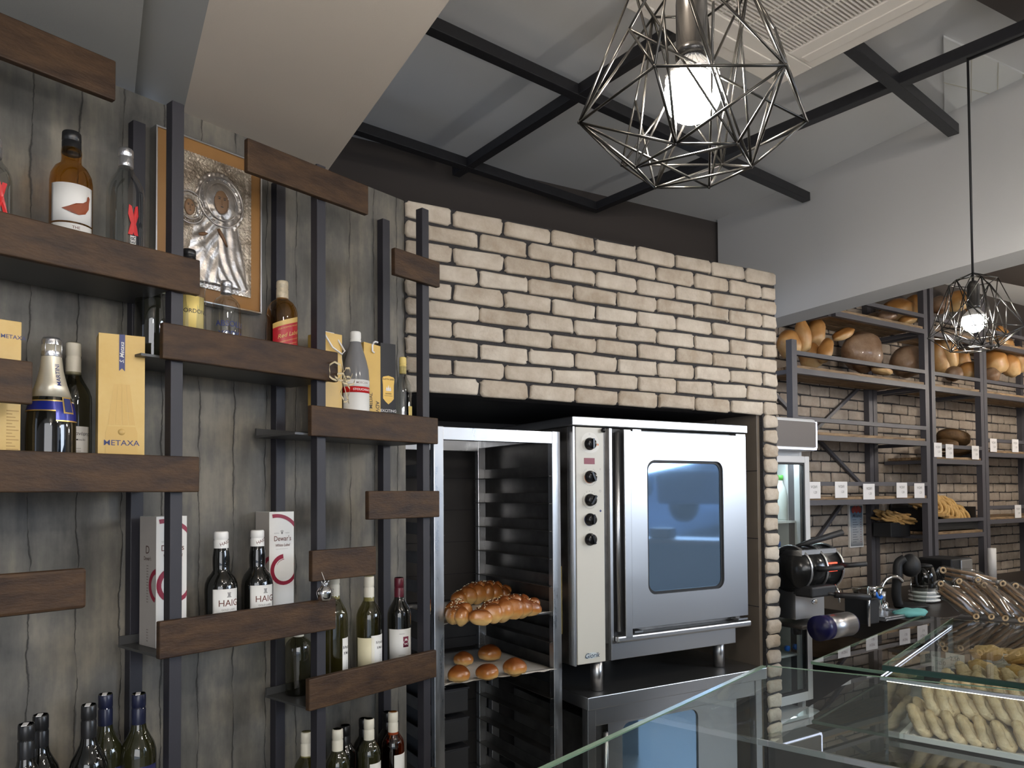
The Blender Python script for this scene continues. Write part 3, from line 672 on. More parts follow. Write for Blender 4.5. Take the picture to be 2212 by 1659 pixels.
# shelf B
bottle('round', 'B', 331, 560, .13, 'smoky clear bottle half hidden behind the tall steel post', M_smoke, M_capblk)
bottle('vodka', 'B', 408, 540, .10, 'clear gin bottle with a yellow label peeking out beside the tall post', M_clear, M_capblk, rot=radians(12), square=4,
       labels=[(M_lbly, -40, 50, .30, .58, ("GORDON'S", .015, 10, .45, M_ink))])
bottle('round', 'B', 489, 608, .10, 'short-necked clear vodka bottle with navy lettering and silver cap', M_clear, M_silver, caplen=.034,
       labels=[(M_clear, -89, -88.5, .1, .11, ('ABSOLUT', .021, 24, .50, M_inkblue), ('VODKA', .021, 24, .39, M_inkblue))])
def rl(t, h, R, pr):
    mb = MB(); q = R+.0016
    f = lambda a, b: (sin(a/q)*q, -cos(a/q)*q, b+a*.35)
    n = 16; a0, a1 = radians(-40)*q, radians(62)*q; vs = []; 
    for m, z0, z1 in ((0, .20, .52), (1, .52, .57), (1, .17, .20)):
        vs = []
        for i in range(n+1):
            a = a0+(a1-a0)*i/n; vs += [f(a, z0*h), f(a, z1*h)]
        mb.add(vs, [(2*i, 2*i+2, 2*i+3, 2*i+1) for i in range(n)], m, True)
    o = mb.build('label', [mat('red_label', (.36, .008, .015), .4), M_goldp], parent=t)
    q = R+.0022; mb = MB(); c = radians(20)*q; g = lambda a, b: (sin(a/q)*q, -cos(a/q)*q, b+a*.35)
    mb.text('Red Label', .0165, c, 0, .415*h, fn=g, shear=.2); mb.text('OLD SCOTCH WHISKY', .006, c, 0, .49*h, fn=g); mb.text('BLENDED SCOTCH WHISKY', .005, c, 0, .355*h, fn=g); mb.text('DISTILLED AND BOTTLED', .0045, c, 0, .315*h, fn=g)
    mb.build('lettering', M_goldp, parent=o)
bottle('round', 'B', 610, 608, .10, 'amber whisky bottle with slanted red label and gold cap', M_whisky, mat('gold_cream_cap', (.62, .53, .38), .35, noise=.4, nscale=80), caplen=.050, capr=.0165, extra=rl)
# shelf D
def stoli(t, h, R, pr):
    mb = MB(); mb.lathe([(R*.90, .615*h), (R*.895, .64*h)], 32); mb.build('red_band', M_red, parent=t)
bottle('stoli', 'D', 768, 717, .09, 'grey-necked vodka bottle with red and white label standing behind the ribbon bow', mat('frosted_vodka', (.16, .16, .165), .12), M_caps, caplen=.05, capr=.0165, extra=stoli,
       labels=[(M_lblw, -60, 75, .05, .42), (M_lblw, -60, 75, .475, .54, ('MOSCOW', .009, 20, .51, M_inkb)), (M_red, -60, 75, .42, .475, ('STOLICHNAYA', .010, 25, .448, M_lblw))])
bottle('small', 'D', 870, 772, .10, 'small clear bottle with yellow cap at the right end of its shelf', M_clear, M_lbly, caplen=.055, capr=.0115,
       labels=[(M_lbly, 25, 80, .12, .42)])
# shelf C
def champ(t, h, R, pr):
    mb = MB(); k = h/.31
    mb.lathe([(r+.0010, z) for r, z in pr if z > .17*k], 32); mb.build('neck_foil', mat('champagne_neck_foil', (.62, .57, .46), .35, metal=.5), parent=t)
    mb = MB(); mb.lathe([(.0185, h-.045), (.021, h-.040), (.0195, h-.03), (.0185, h-.02), (.020, h-.006), (.017, h), (.008, h+.001)], 24); 
    for a in range(6): mb.tube([(.0195*cos(a*1.05), .0195*sin(a*1.05), h-.04), (.019*cos(a*1.05), .019*sin(a*1.05), h-.005)], .0012, 5)
    mb.build('crown_foil', M_silver, parent=t)
    def rz(z):
        for (r0, z0), (r1, z1) in zip(pr, pr[1:]):
            if z0 <= z <= z1: return r0+(r1-r0)*(z-z0)/(z1-z0)
        return pr[-1][0]
    def wrap(mb, a0, a1, z0, z1, off, n=18, m=4):
        vs = []
        for i in range(n+1):
            for q in range(m+1):
                a = radians(a0+(a1-a0)*i/n); z = z0+(z1-z0)*q/m; R_ = rz(z)+off; vs.append((sin(a)*R_, -cos(a)*R_, z))
        mb.add(vs, [(i*(m+1)+q, (i+1)*(m+1)+q, (i+1)*(m+1)+q+1, i*(m+1)+q+1) for i in range(n) for q in range(m)], smooth=True)
    mb = MB(); wrap(mb, -95, 125, .158*k, .176*k, .0020, 24); wrap(mb, 20, 85, .138*k, .160*k, .0022)
    o = mb.build('neck_band', mat('blue_neck_band', (.012, .02, .20), .25, metal=.3), parent=t)
    mb = MB(); wrap(mb, -95, 125, .176*k, .1785*k, .0026, 24, 1); wrap(mb, -95, 20, .1555*k, .158*k, .0026, 14, 1); wrap(mb, 20, 85, .1355*k, .138*k, .0028, 14, 1); wrap(mb, 38, 68, .152*k, .186*k, .0030, 10, 4)
    mb.build('gold_trim', M_goldf, parent=o); mb = MB(); wrap(mb, 42, 64, .155*k, .183*k, .0038, 10, 4); mb.build('blue_seal', M_inkblue, parent=o)
    mb = MB(); mb.text('MARTINI', .0125, 0, 0, .232*k, rot=pi/2, fn=lambda a, b: ((rz(b)+.0018)*sin(radians(38)+a/(rz(b)+.001)), -(rz(b)+.0018)*cos(radians(38)+a/(rz(b)+.001)), b)); mb.build('lettering', M_inkblue, parent=t)
bottle('champ', 'C', 112, 731, .085, 'black sparkling wine bottle with foil neck and blue band', M_dark, M_silver, caplen=.02, capr=.012, extra=champ,
       labels=[(M_lblw, -25, 60, .03, .13)])
bottle('wine', 'C', 159, 741, .158, 'pale wine bottle with cream capsule standing behind the black sparkling bottle', M_smoke, M_creamcap, cat='wine bottle', caplen=.075, capr=.0158,
       labels=[(M_lblw, -45, 62, .05, .42, ('Μαγγανάρης', .010, 22, .37, M_ink, 0, .9), ('οινοποιείο', .007, 22, .33, M_ink), *LNS(24, .27, 7, M_inkg, 16, .003))])
# shelf E
for x, yt, v, lab in ((478, 1148, .10, 'dark whisky bottle with white cap and label, left one of the two alike'), (556, 1145, .10, 'dark whisky bottle with white cap and label, right one of the two alike')):
    bottle('haig', 'E', x, yt, v, lab, M_dark, M_caps, caplen=.048, capr=.0178, group='pair of dark whisky bottles', rot=radians(-3),
       labels=[(M_lblw, -8, 68, .03, .46, ('HAIG', .0235, 30, .325, M_inkb), ('GOLD LABEL', .0068, 30, .265, M_inkg), ('Blended Scotch Whisky', .005, 30, .23, M_inkg), ('♜', .018, 30, .40, M_inkg))],
       extra=lambda t, h, R, pr: (lambda mb: (mb.text('HAIG', .012, .011, 0, h-.030, fn=cylmap(.0182), rot=.35), mb.build('cap_lettering', M_inkb, parent=t)))(MB()))
# shelf F
bottle('round', 'F', 645, 1345, .13, 'squat pale glass bottle behind the planks, left of the post on the lower shelf', M_smoke, M_creamcap)
bottle('wine', 'F', 722, 1236, .10, 'pale wine bottle half hidden behind the silver pomegranate ornament', M_green, M_creamcap, cat='wine bottle', caplen=.08, capr=.0158,
       labels=[(M_lblw, 28, 80, .05, .44, ('Μοσχ', .012, 52, .36, M_ink), ('Μπλ', .012, 52, .31, M_ink), *LNS(55, .24, 4, M_inkg, 7, .003))])
bottle('wine', 'F', 797, 1244, .10, 'pale golden wine bottle with white capsule beside the red wine', M_green, M_creamcap, cat='wine bottle', caplen=.078, capr=.0158,
       labels=[(M_lblc, -75, 12, .05, .42), (M_lblw, 16, 76, .05, .44, ('Μαυρο', .011, 46, .37, M_ink), ('Μπλε', .011, 46, .32, M_ink), *LNS(46, .25, 5, M_inkg, 8, .003))])
bottle('wine', 'F', 862, 1247, .10, 'red wine bottle with burgundy capsule and white label', M_dark, M_caprb, cat='wine bottle', caplen=.075, capr=.0155,
       labels=[(M_lblw, -55, 62, .10, .47, *LNS(0, .42, 1, M_inkg, 24, .003), *LNS(0, .20, 3, M_inkg, 22, .004)), (mat('maroon_square', (.16, .01, .04), .5), 6, 36, .28, .39, ('♣', .020, 21, .335, M_lblw))])
# bottom shelves, bases below the frame
def seal(t, h, R, pr):
    mb = MB(); mb.box(-.006, .004, -.019, .006, h-.0005, h+.0008); mb.build('tax_strip', M_card, parent=t)
for x, yt, v, lab, g, cp, lb in ((57, 1563, .050, 'dark wine bottle at the lower left, the shortest and leftmost of its shelf', M_dark, M_capblk, None),
     (88, 1543, .120, 'dark wine bottle standing behind the leftmost one', M_dark, M_capblk, None),
     (192, 1521, .06, 'dark wine bottle with glossy shoulders, in front of the navy-capped one', M_dark, M_capblk, None),
     (228, 1498, .13, 'olive wine bottle with navy capsule in the back row', M_dgreen, M_capnavy, 1),
     (300, 1497, .09, 'olive wine bottle with navy capsule and navy label band, beside the post', M_dgreen, M_capnavy, 2)):
    ls = [] if not lb else [(mat('navy_label', (.02, .025, .10), .4), -30, 75, .46, .55, ('Καλλιστώ', .012, 24, .505, M_lblw)), (M_lblw, -30, 75, .1, .455)]
    bottle('wine', 'G', x, yt, v, lab, g, cp, cat='wine bottle', caplen=.075, capr=.0155, labels=ls, extra=seal, group='dark wine bottles at the lower left')
for x, yt, v, lab, g, cp in ((662, 1580, .07, 'white-capsuled wine bottle at the bottom, nearest the left of its row', M_green, M_creamcap), (729, 1574, .06, 'white-capsuled wine bottle second from the left at the bottom', M_dgreen, M_creamcap),
     (746, 1566, .14, 'thin black-capped bottle in the back row at the bottom', M_dark, M_capblk), (786, 1551, .155, 'black-capped wine bottle behind a white-capsuled one', M_dark, M_capblk),
     (797, 1552, .062, 'olive wine bottle with white capsule in the middle of the bottom row', M_dgreen, M_creamcap), (849, 1537, .065, 'amber wine bottle with white capsule beside the right post', M_rose, M_creamcap),
     (837, 1537, .158, 'black-capped wine bottle hidden behind the amber one', M_dark, M_capblk)):
    ls = [(M_lblw, 10, 75, .1, .52)] if g is not M_dark else []
    bottle('wine', 'H', x, yt, v, lab, g, cp, cat='wine bottle', caplen=.07, capr=.0158, labels=ls, group='wine bottles at the bottom')

def carton(name, label, shelf, x0, x1, ytop, v, depth, mats, rot=0, fn=None, cat='box', w=None):
    """upright carton whose front face spans the picture columns x0..x1"""
    z0 = ZT_[shelf]; ua, zt = LW.at(x0, ytop, v); ub, _ = LW.at(x1, ytop, v); w = w or (ub-ua); h = zt-z0
    t = thing(name, label, cat, LW.P(ua, v, z0), LW.rot+rot)
    mb = MB(); mb.box(0, w, 0, depth, 0, h); mb.build('carton_body', mats, parent=t, bevel=.0008)
    if fn: fn(t, w, h, depth)
    return t
def metaxa(t, w, h, d):
    mb = MB(); c = w*.5; mb.prism([(c-.006, h), (c-.006, h-.085), (c, h-.078), (c+.006, h-.085), (c+.006, h)], -.0012, -.0002); o = mb.build('navy_ribbon_print', M_inkblue, parent=t)
    mb = MB(); mb.text('S. Metaxa', .0125, c, -.0020, h-.042, rot=pi/2, shear=.3); mb.build('lettering', M_lblw, parent=o)
    mb = MB()
    mb.prism([(c-.033, .01), (c-.033, .128), (c-.029, .142), (c+.029, .142), (c+.033, .128), (c+.033, .01)], -.0008, -.0002)
    for k in (-1.5, -.5, .5, 1.5): mb.prism([(c+k*.0145-.006, .146), (c+k*.0145+.006, .146), (c+k*.0085+.004, .24), (c+k*.0085-.004, .24)], -.0008, -.0002)
    mb.build('amphora_print', mat('ochre_print', (.52, .34, .10), .45), parent=t)
    mb = MB(); mb.text('METAXA', .0175, c, -.0014, .104, squash=1.08); mb.build('lettering', M_inkblue, parent=t)
    mb = MB(); mb.lathe([(.001, 0), (.0075, 0), (.0075, .0008), (.001, .0008)], 20); mb.v = [(x+c, -z_-.0010, y+.130) for x, y, z_ in mb.v]; mb.build('seal_print', mat('seal_gold', (.50, .33, .11), .4), parent=t)
carton('spirit_carton', 'tall pale gold brandy carton with navy ribbon print, standing beside the post', 'C', 213, 307, 718, .055, .075, [M_goldp], rot=-.32, fn=metaxa, w=.096)
def metaxa2(t, w, h, d):
    mb = MB(); mb.text('METAXA', .012, w*.80, -.001, h-.035); mb.build('lettering', M_inkblue, parent=t)
    mb = MB()
    for k in range(22): mb.box(w*.66, w*.95-.006*(k % 3), -.0008, -.0002, .02+k*.0068, .022+k*.0068)
    mb.build('small_print', mat('ochre_print2', (.35, .22, .06), .5), parent=t)
t_ = carton('spirit_carton', 'gold brandy carton cut by the left edge, partly behind the short plank', 'C', -45, 47, 682, .07, .085, [M_goldp], rot=0, fn=metaxa2)
def dewar(t, w, h, d):
    c = w*.5
    mb = MB(); mb.text("Dewar's", .0205, c+.002, -.001, h-.078, squash=.85); mb.text('White Label', .0115, c+.002, -.001, h-.097, squash=.85, shear=.2); mb.build('lettering', M_inkb, parent=t)
    mb = MB(); mb.text('♛', .014, c, -.001, h-.060); mb.text('SCOTCH', .004, c-.018, -.001, h-.062); mb.text('WHISKY', .004, c+.018, -.001, h-.062); mb.box(c-.02, c+.02, -.0009, -.0003, h-.108, h-.1075); mb.build('crest_print', M_inkg, parent=t)
    # crimson swirl: upper arc and the open ring lower down
    mb = MB()
    def arc(cx, cz, r, w0, w1, a0, a1, n=22):
        vs = []
        for i in range(n+1):
            k = i/n; a = radians(a0+(a1-a0)*k); ww = w0+(w1-w0)*k
            if w0 == 0 and w1 == 0: ww = .009*sin(pi*k)
            for rr in (r-ww/2, r+ww/2): vs.append((min(max(cx+rr*cos(a), .0003), w-.0003), -.0009, cz+rr*.98*sin(a)))
        mb.add(vs, [(2*i, 2*i+1, 2*i+3, 2*i+2) for i in range(n)], smooth=False)
    arc(c-.018, h-.088, .078, .011, .010, 100, 8); arc(c+.008, h-.168, .040, .013, .010, 95, 385)
    arc(c+.010, h-.168, .031, .001, .002, 150, 95)
    mb.build('crimson_swirl', M_crim, parent=t)
    # grey left flank
    mb = MB(); mb.add([(-.0006, 0.0005, .0005), (-.0006, d-.0005, .0005), (-.0006, d-.0005, h-.0005), (-.0006, .0005, h-.0005)], [(0, 1, 2, 3)], smooth=False); o = mb.build('grey_flank', M_lblg, parent=t)
    mb = MB(); side = lambda a, b: (-.0012, d*.5-a, b)
    mb.text('D', .028, 0, 0, h*.74, fn=side); mb.text("Dewar's", .0135, 0, 0, h*.675, fn=side, squash=.85)
    for k in range(14): mb.text('IIIIIIIIIIII', .0032, 0, 0, h*.62-k*.0068, fn=side)
    for k in range(5): mb.text('IIIIIIIIIII', .0032, 0, 0, h*.13-k*.0068, fn=side)
    mb.build('lettering', mat('dim_brown_ink', (.09, .055, .045), .6), parent=o)
    mb = MB(); vs = []
    for i in range(21):
        a = radians(100+150*i/20)
        for rr in (.036, .050): vs.append((-.0013, -.012-rr*cos(a)*.9+.012-.010, h-.168+rr*.85*sin(a)))
    vs = [(x, min(max(y, .0005), d-.001), z) for x, y, z in vs]
    mb.add(vs, [(2*i, 2*i+1, 2*i+3, 2*i+2) for i in range(20)], smooth=False); mb.build('crimson_swirl', M_crim, parent=o)
carton('spirit_carton', 'white whisky carton with grey side and crimson swirl, behind the tall post', 'E', 338, 404, 1116, .07, .085, [M_lblw], fn=dewar)
carton('spirit_carton', 'white whisky carton with crimson swirl, behind the right dark whisky bottle', 'E', 582, 635, 1106, .150, .07, [M_lblw], fn=dewar)
# gift bags and cartons on shelf D
def rope(t, w, h, d):
    mb = MB(); mb.tube([(w*.05, .01, h-.004), (w*.0, -.004, h-.01), (w*.35, -.010, h-.045), (w*.85, -.012, h-.062), (w*1.05, -.008, h-.05), (w*.8, 0, h-.02), (w*.75, .02, h+.004), (w*.3, .025, h+.006)], .0028, 8)
    mb.build('cord_handle', M_card, parent=t)
carton('gift_bag', 'gold gift bag with white cord handle, behind the front post', 'D', 700, 739, 716, .09, .08, [M_gold], fn=rope)
def cutty(t, w, h, d):
    mb = MB(); x0 = w*.62
    mb.add([(w, -.0008, 0), (w, -.0008, h), (w+.0008, 0, h), (w+.0008, 0, 0)], [(0, 1, 2, 3)])
    mb = MB()
    mb.prism([(-.060, 0.001), (-.0005, .001), (-.0005, h-.012), (-.058, h-.004)], .0, .06); o = mb.build('gold_side', M_gold, parent=t)
    mb = MB(); mb.text('ADVENTURE', .0175, -.012, -.001, .075, rot=-pi/2); mb.text('MEDAL', .016, -.034, -.001, .125, rot=pi/2); mb.text('AL', .017, -.044, -.001, .088); mb.build('lettering', M_ink, parent=o)
    mb = MB(); c = w*.5; z = h*.54
    P_ = [(c, z-.052), (c-.010, z-.044), (c-.019, z-.034), (c-.0195, z+.010), (c-.022, z+.030), (c-.018, z+.036), (c, z+.040), (c+.018, z+.036), (c+.022, z+.030), (c+.0195, z+.010), (c+.019, z-.034), (c+.010, z-.044)]
    mb.prism(P_, -.0012, -.0002); e = mb.build('shield_badge', mat('badge_gold', (.72, .45, .09), .4), parent=t)
    mb = MB(); mb.text('CUTTY SARK', .0075, c, -.0018, z+.028); mb.text('BLENDED', .005, c, -.0018, z-.018); mb.text('SCOTCH WHISKY', .0036, c, -.0018, z-.025)
    mb.build('lettering', M_ink, parent=e)
    mb = MB()
    mb.prism([(c-.010, z-.006), (c+.010, z-.006), (c+.008, z-.009), (c-.008, z-.009)], -.0022, -.0014)
    for k, (xx, hh) in enumerate(((-.006, .010), (0, .015), (.006, .011))): mb.prism([(c+xx-.003, z-.005), (c+xx+.003, z-.005), (c+xx, z-.005+hh)], -.0022, -.0014)
    mb.build('ship_emblem', M_card, parent=e)
    mb = MB(); mb.text('EXCITING', .0125, c, -.0012, .096); mb.text('SCOTCH WHISKY', .005, c, -.0012, .086); mb.box(c-.018, c+.018, -.0012, -.0004, .0795, .0805); mb.build('white_lettering', M_card, parent=t)
    mb = MB(); mb.tube([(-.02, .01, h-.004), (-.03, -.003, h-.012), (-.031, -.005, h-.032), (-.024, -.004, h-.036)], .003, 8); mb.tube([(-.02, .01, h-.002), (-.012, .014, h+.004), (-.002, .014, h+.002)], .003, 8); mb.build('cord_handle', M_card, parent=t)
carton('gift_bag', 'black and gold whisky gift bag with a shield badge and EXCITING lettering', 'D', 822, 852, 740, .085, .08, [mat('black_card', (.022, .021, .022), .6)], fn=cutty, w=.054, rot=-.25)
# bow of curled ribbon hung on the end of the plank
rb = LW.P(1.300, -.026, 0); ru, rz_ = LW.at(742, 822, -.03)
t = thing('ribbon_bow', 'curled beige ribbon bow hanging in front of the gold gift bag', 'ribbon', LW.P(ru, -.028, rz_), LW.rot)
def strip(pts, w, name):
    mb = MB(); vs = []
    for i, p in enumerate(pts):
        p = Vector(p); vs += [p, p+Vector((w*.3, w*.2, w)) if i % 2 == 0 else p+Vector((w*.35, w*.2, w*.95))]
    mb.add(vs, [(2*i, 2*i+2, 2*i+3, 2*i+1) for i in range(len(pts)-1)], smooth=True); o = mb.build(name, M_ribbon, parent=t); m = o.modifiers.new('s', 'SOLIDIFY'); m.thickness = .0007
for cx, cz, rx, rz2, ph in ((-.030, .02, .022, .026, 0), (.016, -.002, .022, .011, 1), (.004, -.034, .014, .030, 2), (-.012, .006, .018, .010, 3), (.012, .016, .014, .018, .5)):
    strip([(cx+rx*cos(a*.42+ph), -.004*(a % 3), cz+rz2*sin(a*.42+ph)) for a in range(15)], .006, 'ribbon_loop')
strip([(-.006, 0, .07), (-.003, -.002, .04), (0, -.004, .01), (.004, -.004, -.01)], .005, 'ribbon_tail'); strip([(.0, -.002, -.01), (.006, -.006, -.04), (.016, -.006, -.066)], .005, 'ribbon_tail')
# silver pomegranate
u, z = LW.at(694, 1281, -.03); t = thing('pomegranate_ornament', 'silver pomegranate ornament hanging below the short plank', 'ornament', LW.P(u, -.046, z), LW.rot); t.scale = (1.2, 1.2, 1.15)
mb = MB(); mb.blob((0, 0, 0), (.0185, .016, .0205), 24, 16, fn=lambda p: 1+.06*math.cos(5*atan2(p.y, p.x))*(1-abs(p.z))+.03*sin(7*p.z)); mb.build('pomegranate_body', M_chrome, parent=t)
mb = MB(); mb.tube([(0, 0, .018), (0, 0, .025)], .006, 12)
for k in range(6): a = k*pi/3; mb.tube([(.005*cos(a), .005*sin(a), .023), (.010*cos(a), .010*sin(a), .031)], [.0028, .0006], 6)
mb.build('crown', M_chrome, parent=t)
mb = MB(); mb.text('ΓΟΥΡΙ', .008, .0095, -.0155, 0, rot=-pi/2); mb.build('lettering', M_ink, parent=t)
mb = MB(); mb.tube([(0, 0, .03), (0, .012, .05)], .0006, 5); mb.build('thread', M_card, parent=t)

# ---------------------------------------------------------------- framed silver icon
ua, zt = LW.at(337, 268, .19); ub, zb = LW.at(565, 678, .19)
W_, H_ = ub-ua, 0
_, zt2 = LW.at(337, 268, .19); zb2 = LW.at(563, 678, .19)[1]; H_ = zt-zb2
t = thing('framed_icon', 'framed silver relief icon of a veiled figure with child on an ochre mat', 'picture', LW.P(ua, .188, zb2), LW.rot)
mb = MB(); f_ = .0045
for x0, x1, z0, z1 in ((0, W_, 0, f_), (0, W_, H_-f_, H_), (0, f_, f_, H_-f_), (W_-f_, W_, f_, H_-f_)): mb.box(x0, x1, 0, .035, z0, z1)
mb.build('frame', M_steel, parent=t, bevel=.001)
mb = MB(); mb.box(f_, W_-f_, .006, .035, f_, H_-f_); mb.build('mat_board', M_orange, parent=t)
mw = .030; pw, ph = W_-2*mw-.01, H_-2*mw-.02
nx, nz = 84, 110; cx1, cz1, cx2, cz2 = .60, .685, .22, .575
rnd = random.Random(2); ph_ = [(rnd.uniform(0, 6), rnd.uniform(10, 40), rnd.uniform(10, 40)) for _ in range(8)]
def relief(a, b):
    x, z = a*pw, b*ph; h = 0
    d1 = math.hypot((a-cx1)*pw, (b-cz1)*ph*.88); d2 = math.hypot((a-cx2)*pw, (b-cz2)*ph)
    R1, R2 = pw*.30, pw*.19
    if d1 < R1: h = max(h, .004+.0025*(d1 > R1*.80)+.0012*cos(26*atan2(b-cz1, a-cx1))*(d1 > R1*.84))
    if d1 < R1*.62: h = .009*sqrt(max(0, 1-(d1/(R1*.66))**2))+.003
    if d2 < R2: h = max(h, .004+.002*(d2 > R2*.78)+.001*cos(20*atan2(b-cz2, a-cx2)))
    if d2 < R2*.6: h = max(h, .010*sqrt(max(0, 1-(d2/(R2*.62))**2)))
    if b < cz1-.08:      # robes
        s = max(0, 1-((a-.56)/(.20+.34*(cz1-b)))**2); 
        if s > 0: h = max(h, .009*sqrt(s)+.0012*sin(52*a+(30 if a > .56 else -34)*b+4*sin(7*b))*min(1, s*3))
        s2 = max(0, 1-((a-.27)/.2)**2-((b-.36)/.17)**2)
        if s2 > 0: h = max(h, .012*sqrt(s2)+.0011*sin(64*b-30*a))
    h += .0005*sum(sin(p+q*a)*sin(p+r*b) for p, q, r in ph_[:4])
    if min(a, 1-a) < .055 or min(b, 1-b) < .045: h = .003+.0015*sin(a*150)*sin(b*190)
    f = ((a-cx1-.0)/.085)**2+((b-cz1+.005)/.085)**2
    if f < 1: h = .0075
    f = ((a-cx2)/.06)**2+((b-cz2)/.055)**2
    if f < 1: h = .0075
    return h
mb = MB(); x0, z0 = mw+.005, mw+.01
vs = [(x0+pw*i/nx, .004-relief(i/nx, j/nz), z0+ph*j/nz) for j in range(nz+1) for i in range(nx+1)]
mb.add(vs, [(j*(nx+1)+i, j*(nx+1)+i+1, (j+1)*(nx+1)+i+1, (j+1)*(nx+1)+i) for j in range(nz) for i in range(nx)], smooth=True)
for f in range(len(mb.f)):
    i, j = (f % nx)/nx, (f//nx)/nz
    d1 = math.hypot((i-cx1)*pw, (j-cz1)*ph*.88)
    if (pw*.30 > d1) or (j < .60 and abs(i-.56) < .25+.3*(.6-j)): mb.m[f] = 1
    if ((i-cx1)/.085)**2+((j-cz1+.005)/.085)**2 < 1 or ((i-cx2)/.06)**2+((j-cz2)/.055)**2 < 1: mb.m[f] = 2
mb.build('silver_relief', [M_riza, M_rizal, M_skin], parent=t)
def halo(a, b, r, w, nm):
    mb = MB(); c = (x0+pw*a, -.006, z0+ph*b); mb.tube([(c[0]+r*cos(2*pi*i/40), c[1], c[2]+r*1.06*sin(2*pi*i/40)) for i in range(40)], w, 8, closed=True)
    mb.tube([(c[0]+r*.72*cos(2*pi*i/40), c[1]-.004, c[2]+r*.80*sin(2*pi*i/40)) for i in range(40)], w*.7, 8, closed=True)
    for i in range(26): mb.blob((c[0]+r*.87*cos(2*pi*i/26), c[1]-.0015, c[2]+r*.93*sin(2*pi*i/26)), (w*.9,)*3, 6, 4)
    mb.build(nm, M_rizal, parent=t)
halo(cx1, cz1, pw*.27, .0022, 'large_halo'); halo(cx2, cz2, pw*.17, .0018, 'small_halo')
for (a, b, an, L_) in ((.62, .41, -58, .026), (.38, .40, 20, .014)):
    mb = MB(); q = radians(an); c = Vector((x0+pw*a, -.010, z0+ph*b)); d = Vector((cos(q), 0, sin(q)))
    c.y = -.006; mb.tube([c-d*L_, c-d*L_*.2, c+d*L_*.5, c+d*L_], [.004, .0055, .004, .0015], 10); mb.build('painted_hand', mat('ochre_hand', (.13, .065, .03), .6), parent=t)
for (a, b, k, nm) in ((cx1, cz1, 1.12, 'large_painted_face'), (cx2, cz2, .76, 'small_painted_face')):
    mb = MB(); c = (x0+pw*a, -.0055, z0+ph*b)
    mb.blob(c, (.019*k, .005, .029*k), 16, 12)
    mb.blob((c[0], c[1]-.005, c[2]-.002*k), (.0022*k, .0018, .008*k), 8, 6)
    for s in (-1, 1): mb.blob((c[0]+s*.007*k, c[1]-.0045, c[2]+.006*k), (.0034*k, .0012, .0014*k), 8, 6, mi=1); mb.blob((c[0]+s*.007*k, c[1]-.0045, c[2]+.010*k), (.005*k, .001, .0008*k), 8, 6, mi=1)
    mb.blob((c[0], c[1]-.0045, c[2]-.013*k), (.004*k, .0012, .0014*k), 8, 6, mi=1)
    mb.build(nm, [mat('ochre_face', (.17, .095, .048), .6), M_ink], parent=t)

# ================================================================= OVEN AND STAND
def bu(x, z=1.3, v=.03): return BW.uz(x, z, v)
OU0, OU1 = 1.723, 2.694; OV = thing('convection_oven', 'stainless steel convection oven with a large glass door in the brick niche', 'oven', BW.P(OU0, .03, .665), BW.rot)
def ov(*a): 
    x0, x1, y0, y1, z0, z1 = a[:6]; return (x0-OU0, x1-OU0, y0-.03, y1-.03, z0-.665, z1-.665)
mb = MB(); mb.box(*ov(OU0+.004, OU1-.01, .062, .80, .86, 1.755)); mb.box(*ov(OU0+.004, bu(1316), .04, .78, .785, .86)); mb.build('oven_body', M_steeld, parent=OV, bevel=.003)
mb = MB(); mb.box(*ov(OU0-.006, 2.709, .022, .83, 1.757, 1.795)); mb.build('top_cover', M_steel, parent=OV, bevel=.004)
mb = MB(); mb.box(*ov(OU0, OU0+.010, .030, .07, .783, 1.754)); mb.box(*ov(OU0+.0, OU0+.006, .07, .80, .783, 1.754), 1); mb.build('left_side_panel', [M_steel, M_steeld], parent=OV, bevel=.001)
PX0, PX1 = bu(1245), bu(1305)
mb = MB(); mb.box(*ov(PX0, PX1, .028, .05, .788, 1.752)); mb.build('control_panel', M_cream, parent=OV, bevel=.002)
mb = MB(); mb.box(*ov(PX1, bu(1316), .040, .06, .788, 1.752), 1); mb.box(*ov(bu(1316), bu(1322), .024, .06, .788, 1.752)); mb.build('panel_trim', [M_steel, M_steeld], parent=OV, bevel=.001)
def face(mb, poly, y): mb.add([(a-OU0, y-.03, b-.665) for a, b in poly], [tuple(range(len(poly)))], smooth=False)
ub_, zb_ = BW.at(1274, 957, .028)
mb = MB(); face(mb, [(ub_+.045*cos(a)*(1 if sin(a) > 0 else 1.05), zb_-.008+.052*(abs(sin(a))**.8)*(1 if sin(a) > 0 else -.62)) for a in [2*pi*k/40 for k in range(40)]], .0272); mb.build('pale_knob_field', mat('pale_panel_print', (.64, .62, .57), .4), parent=OV)
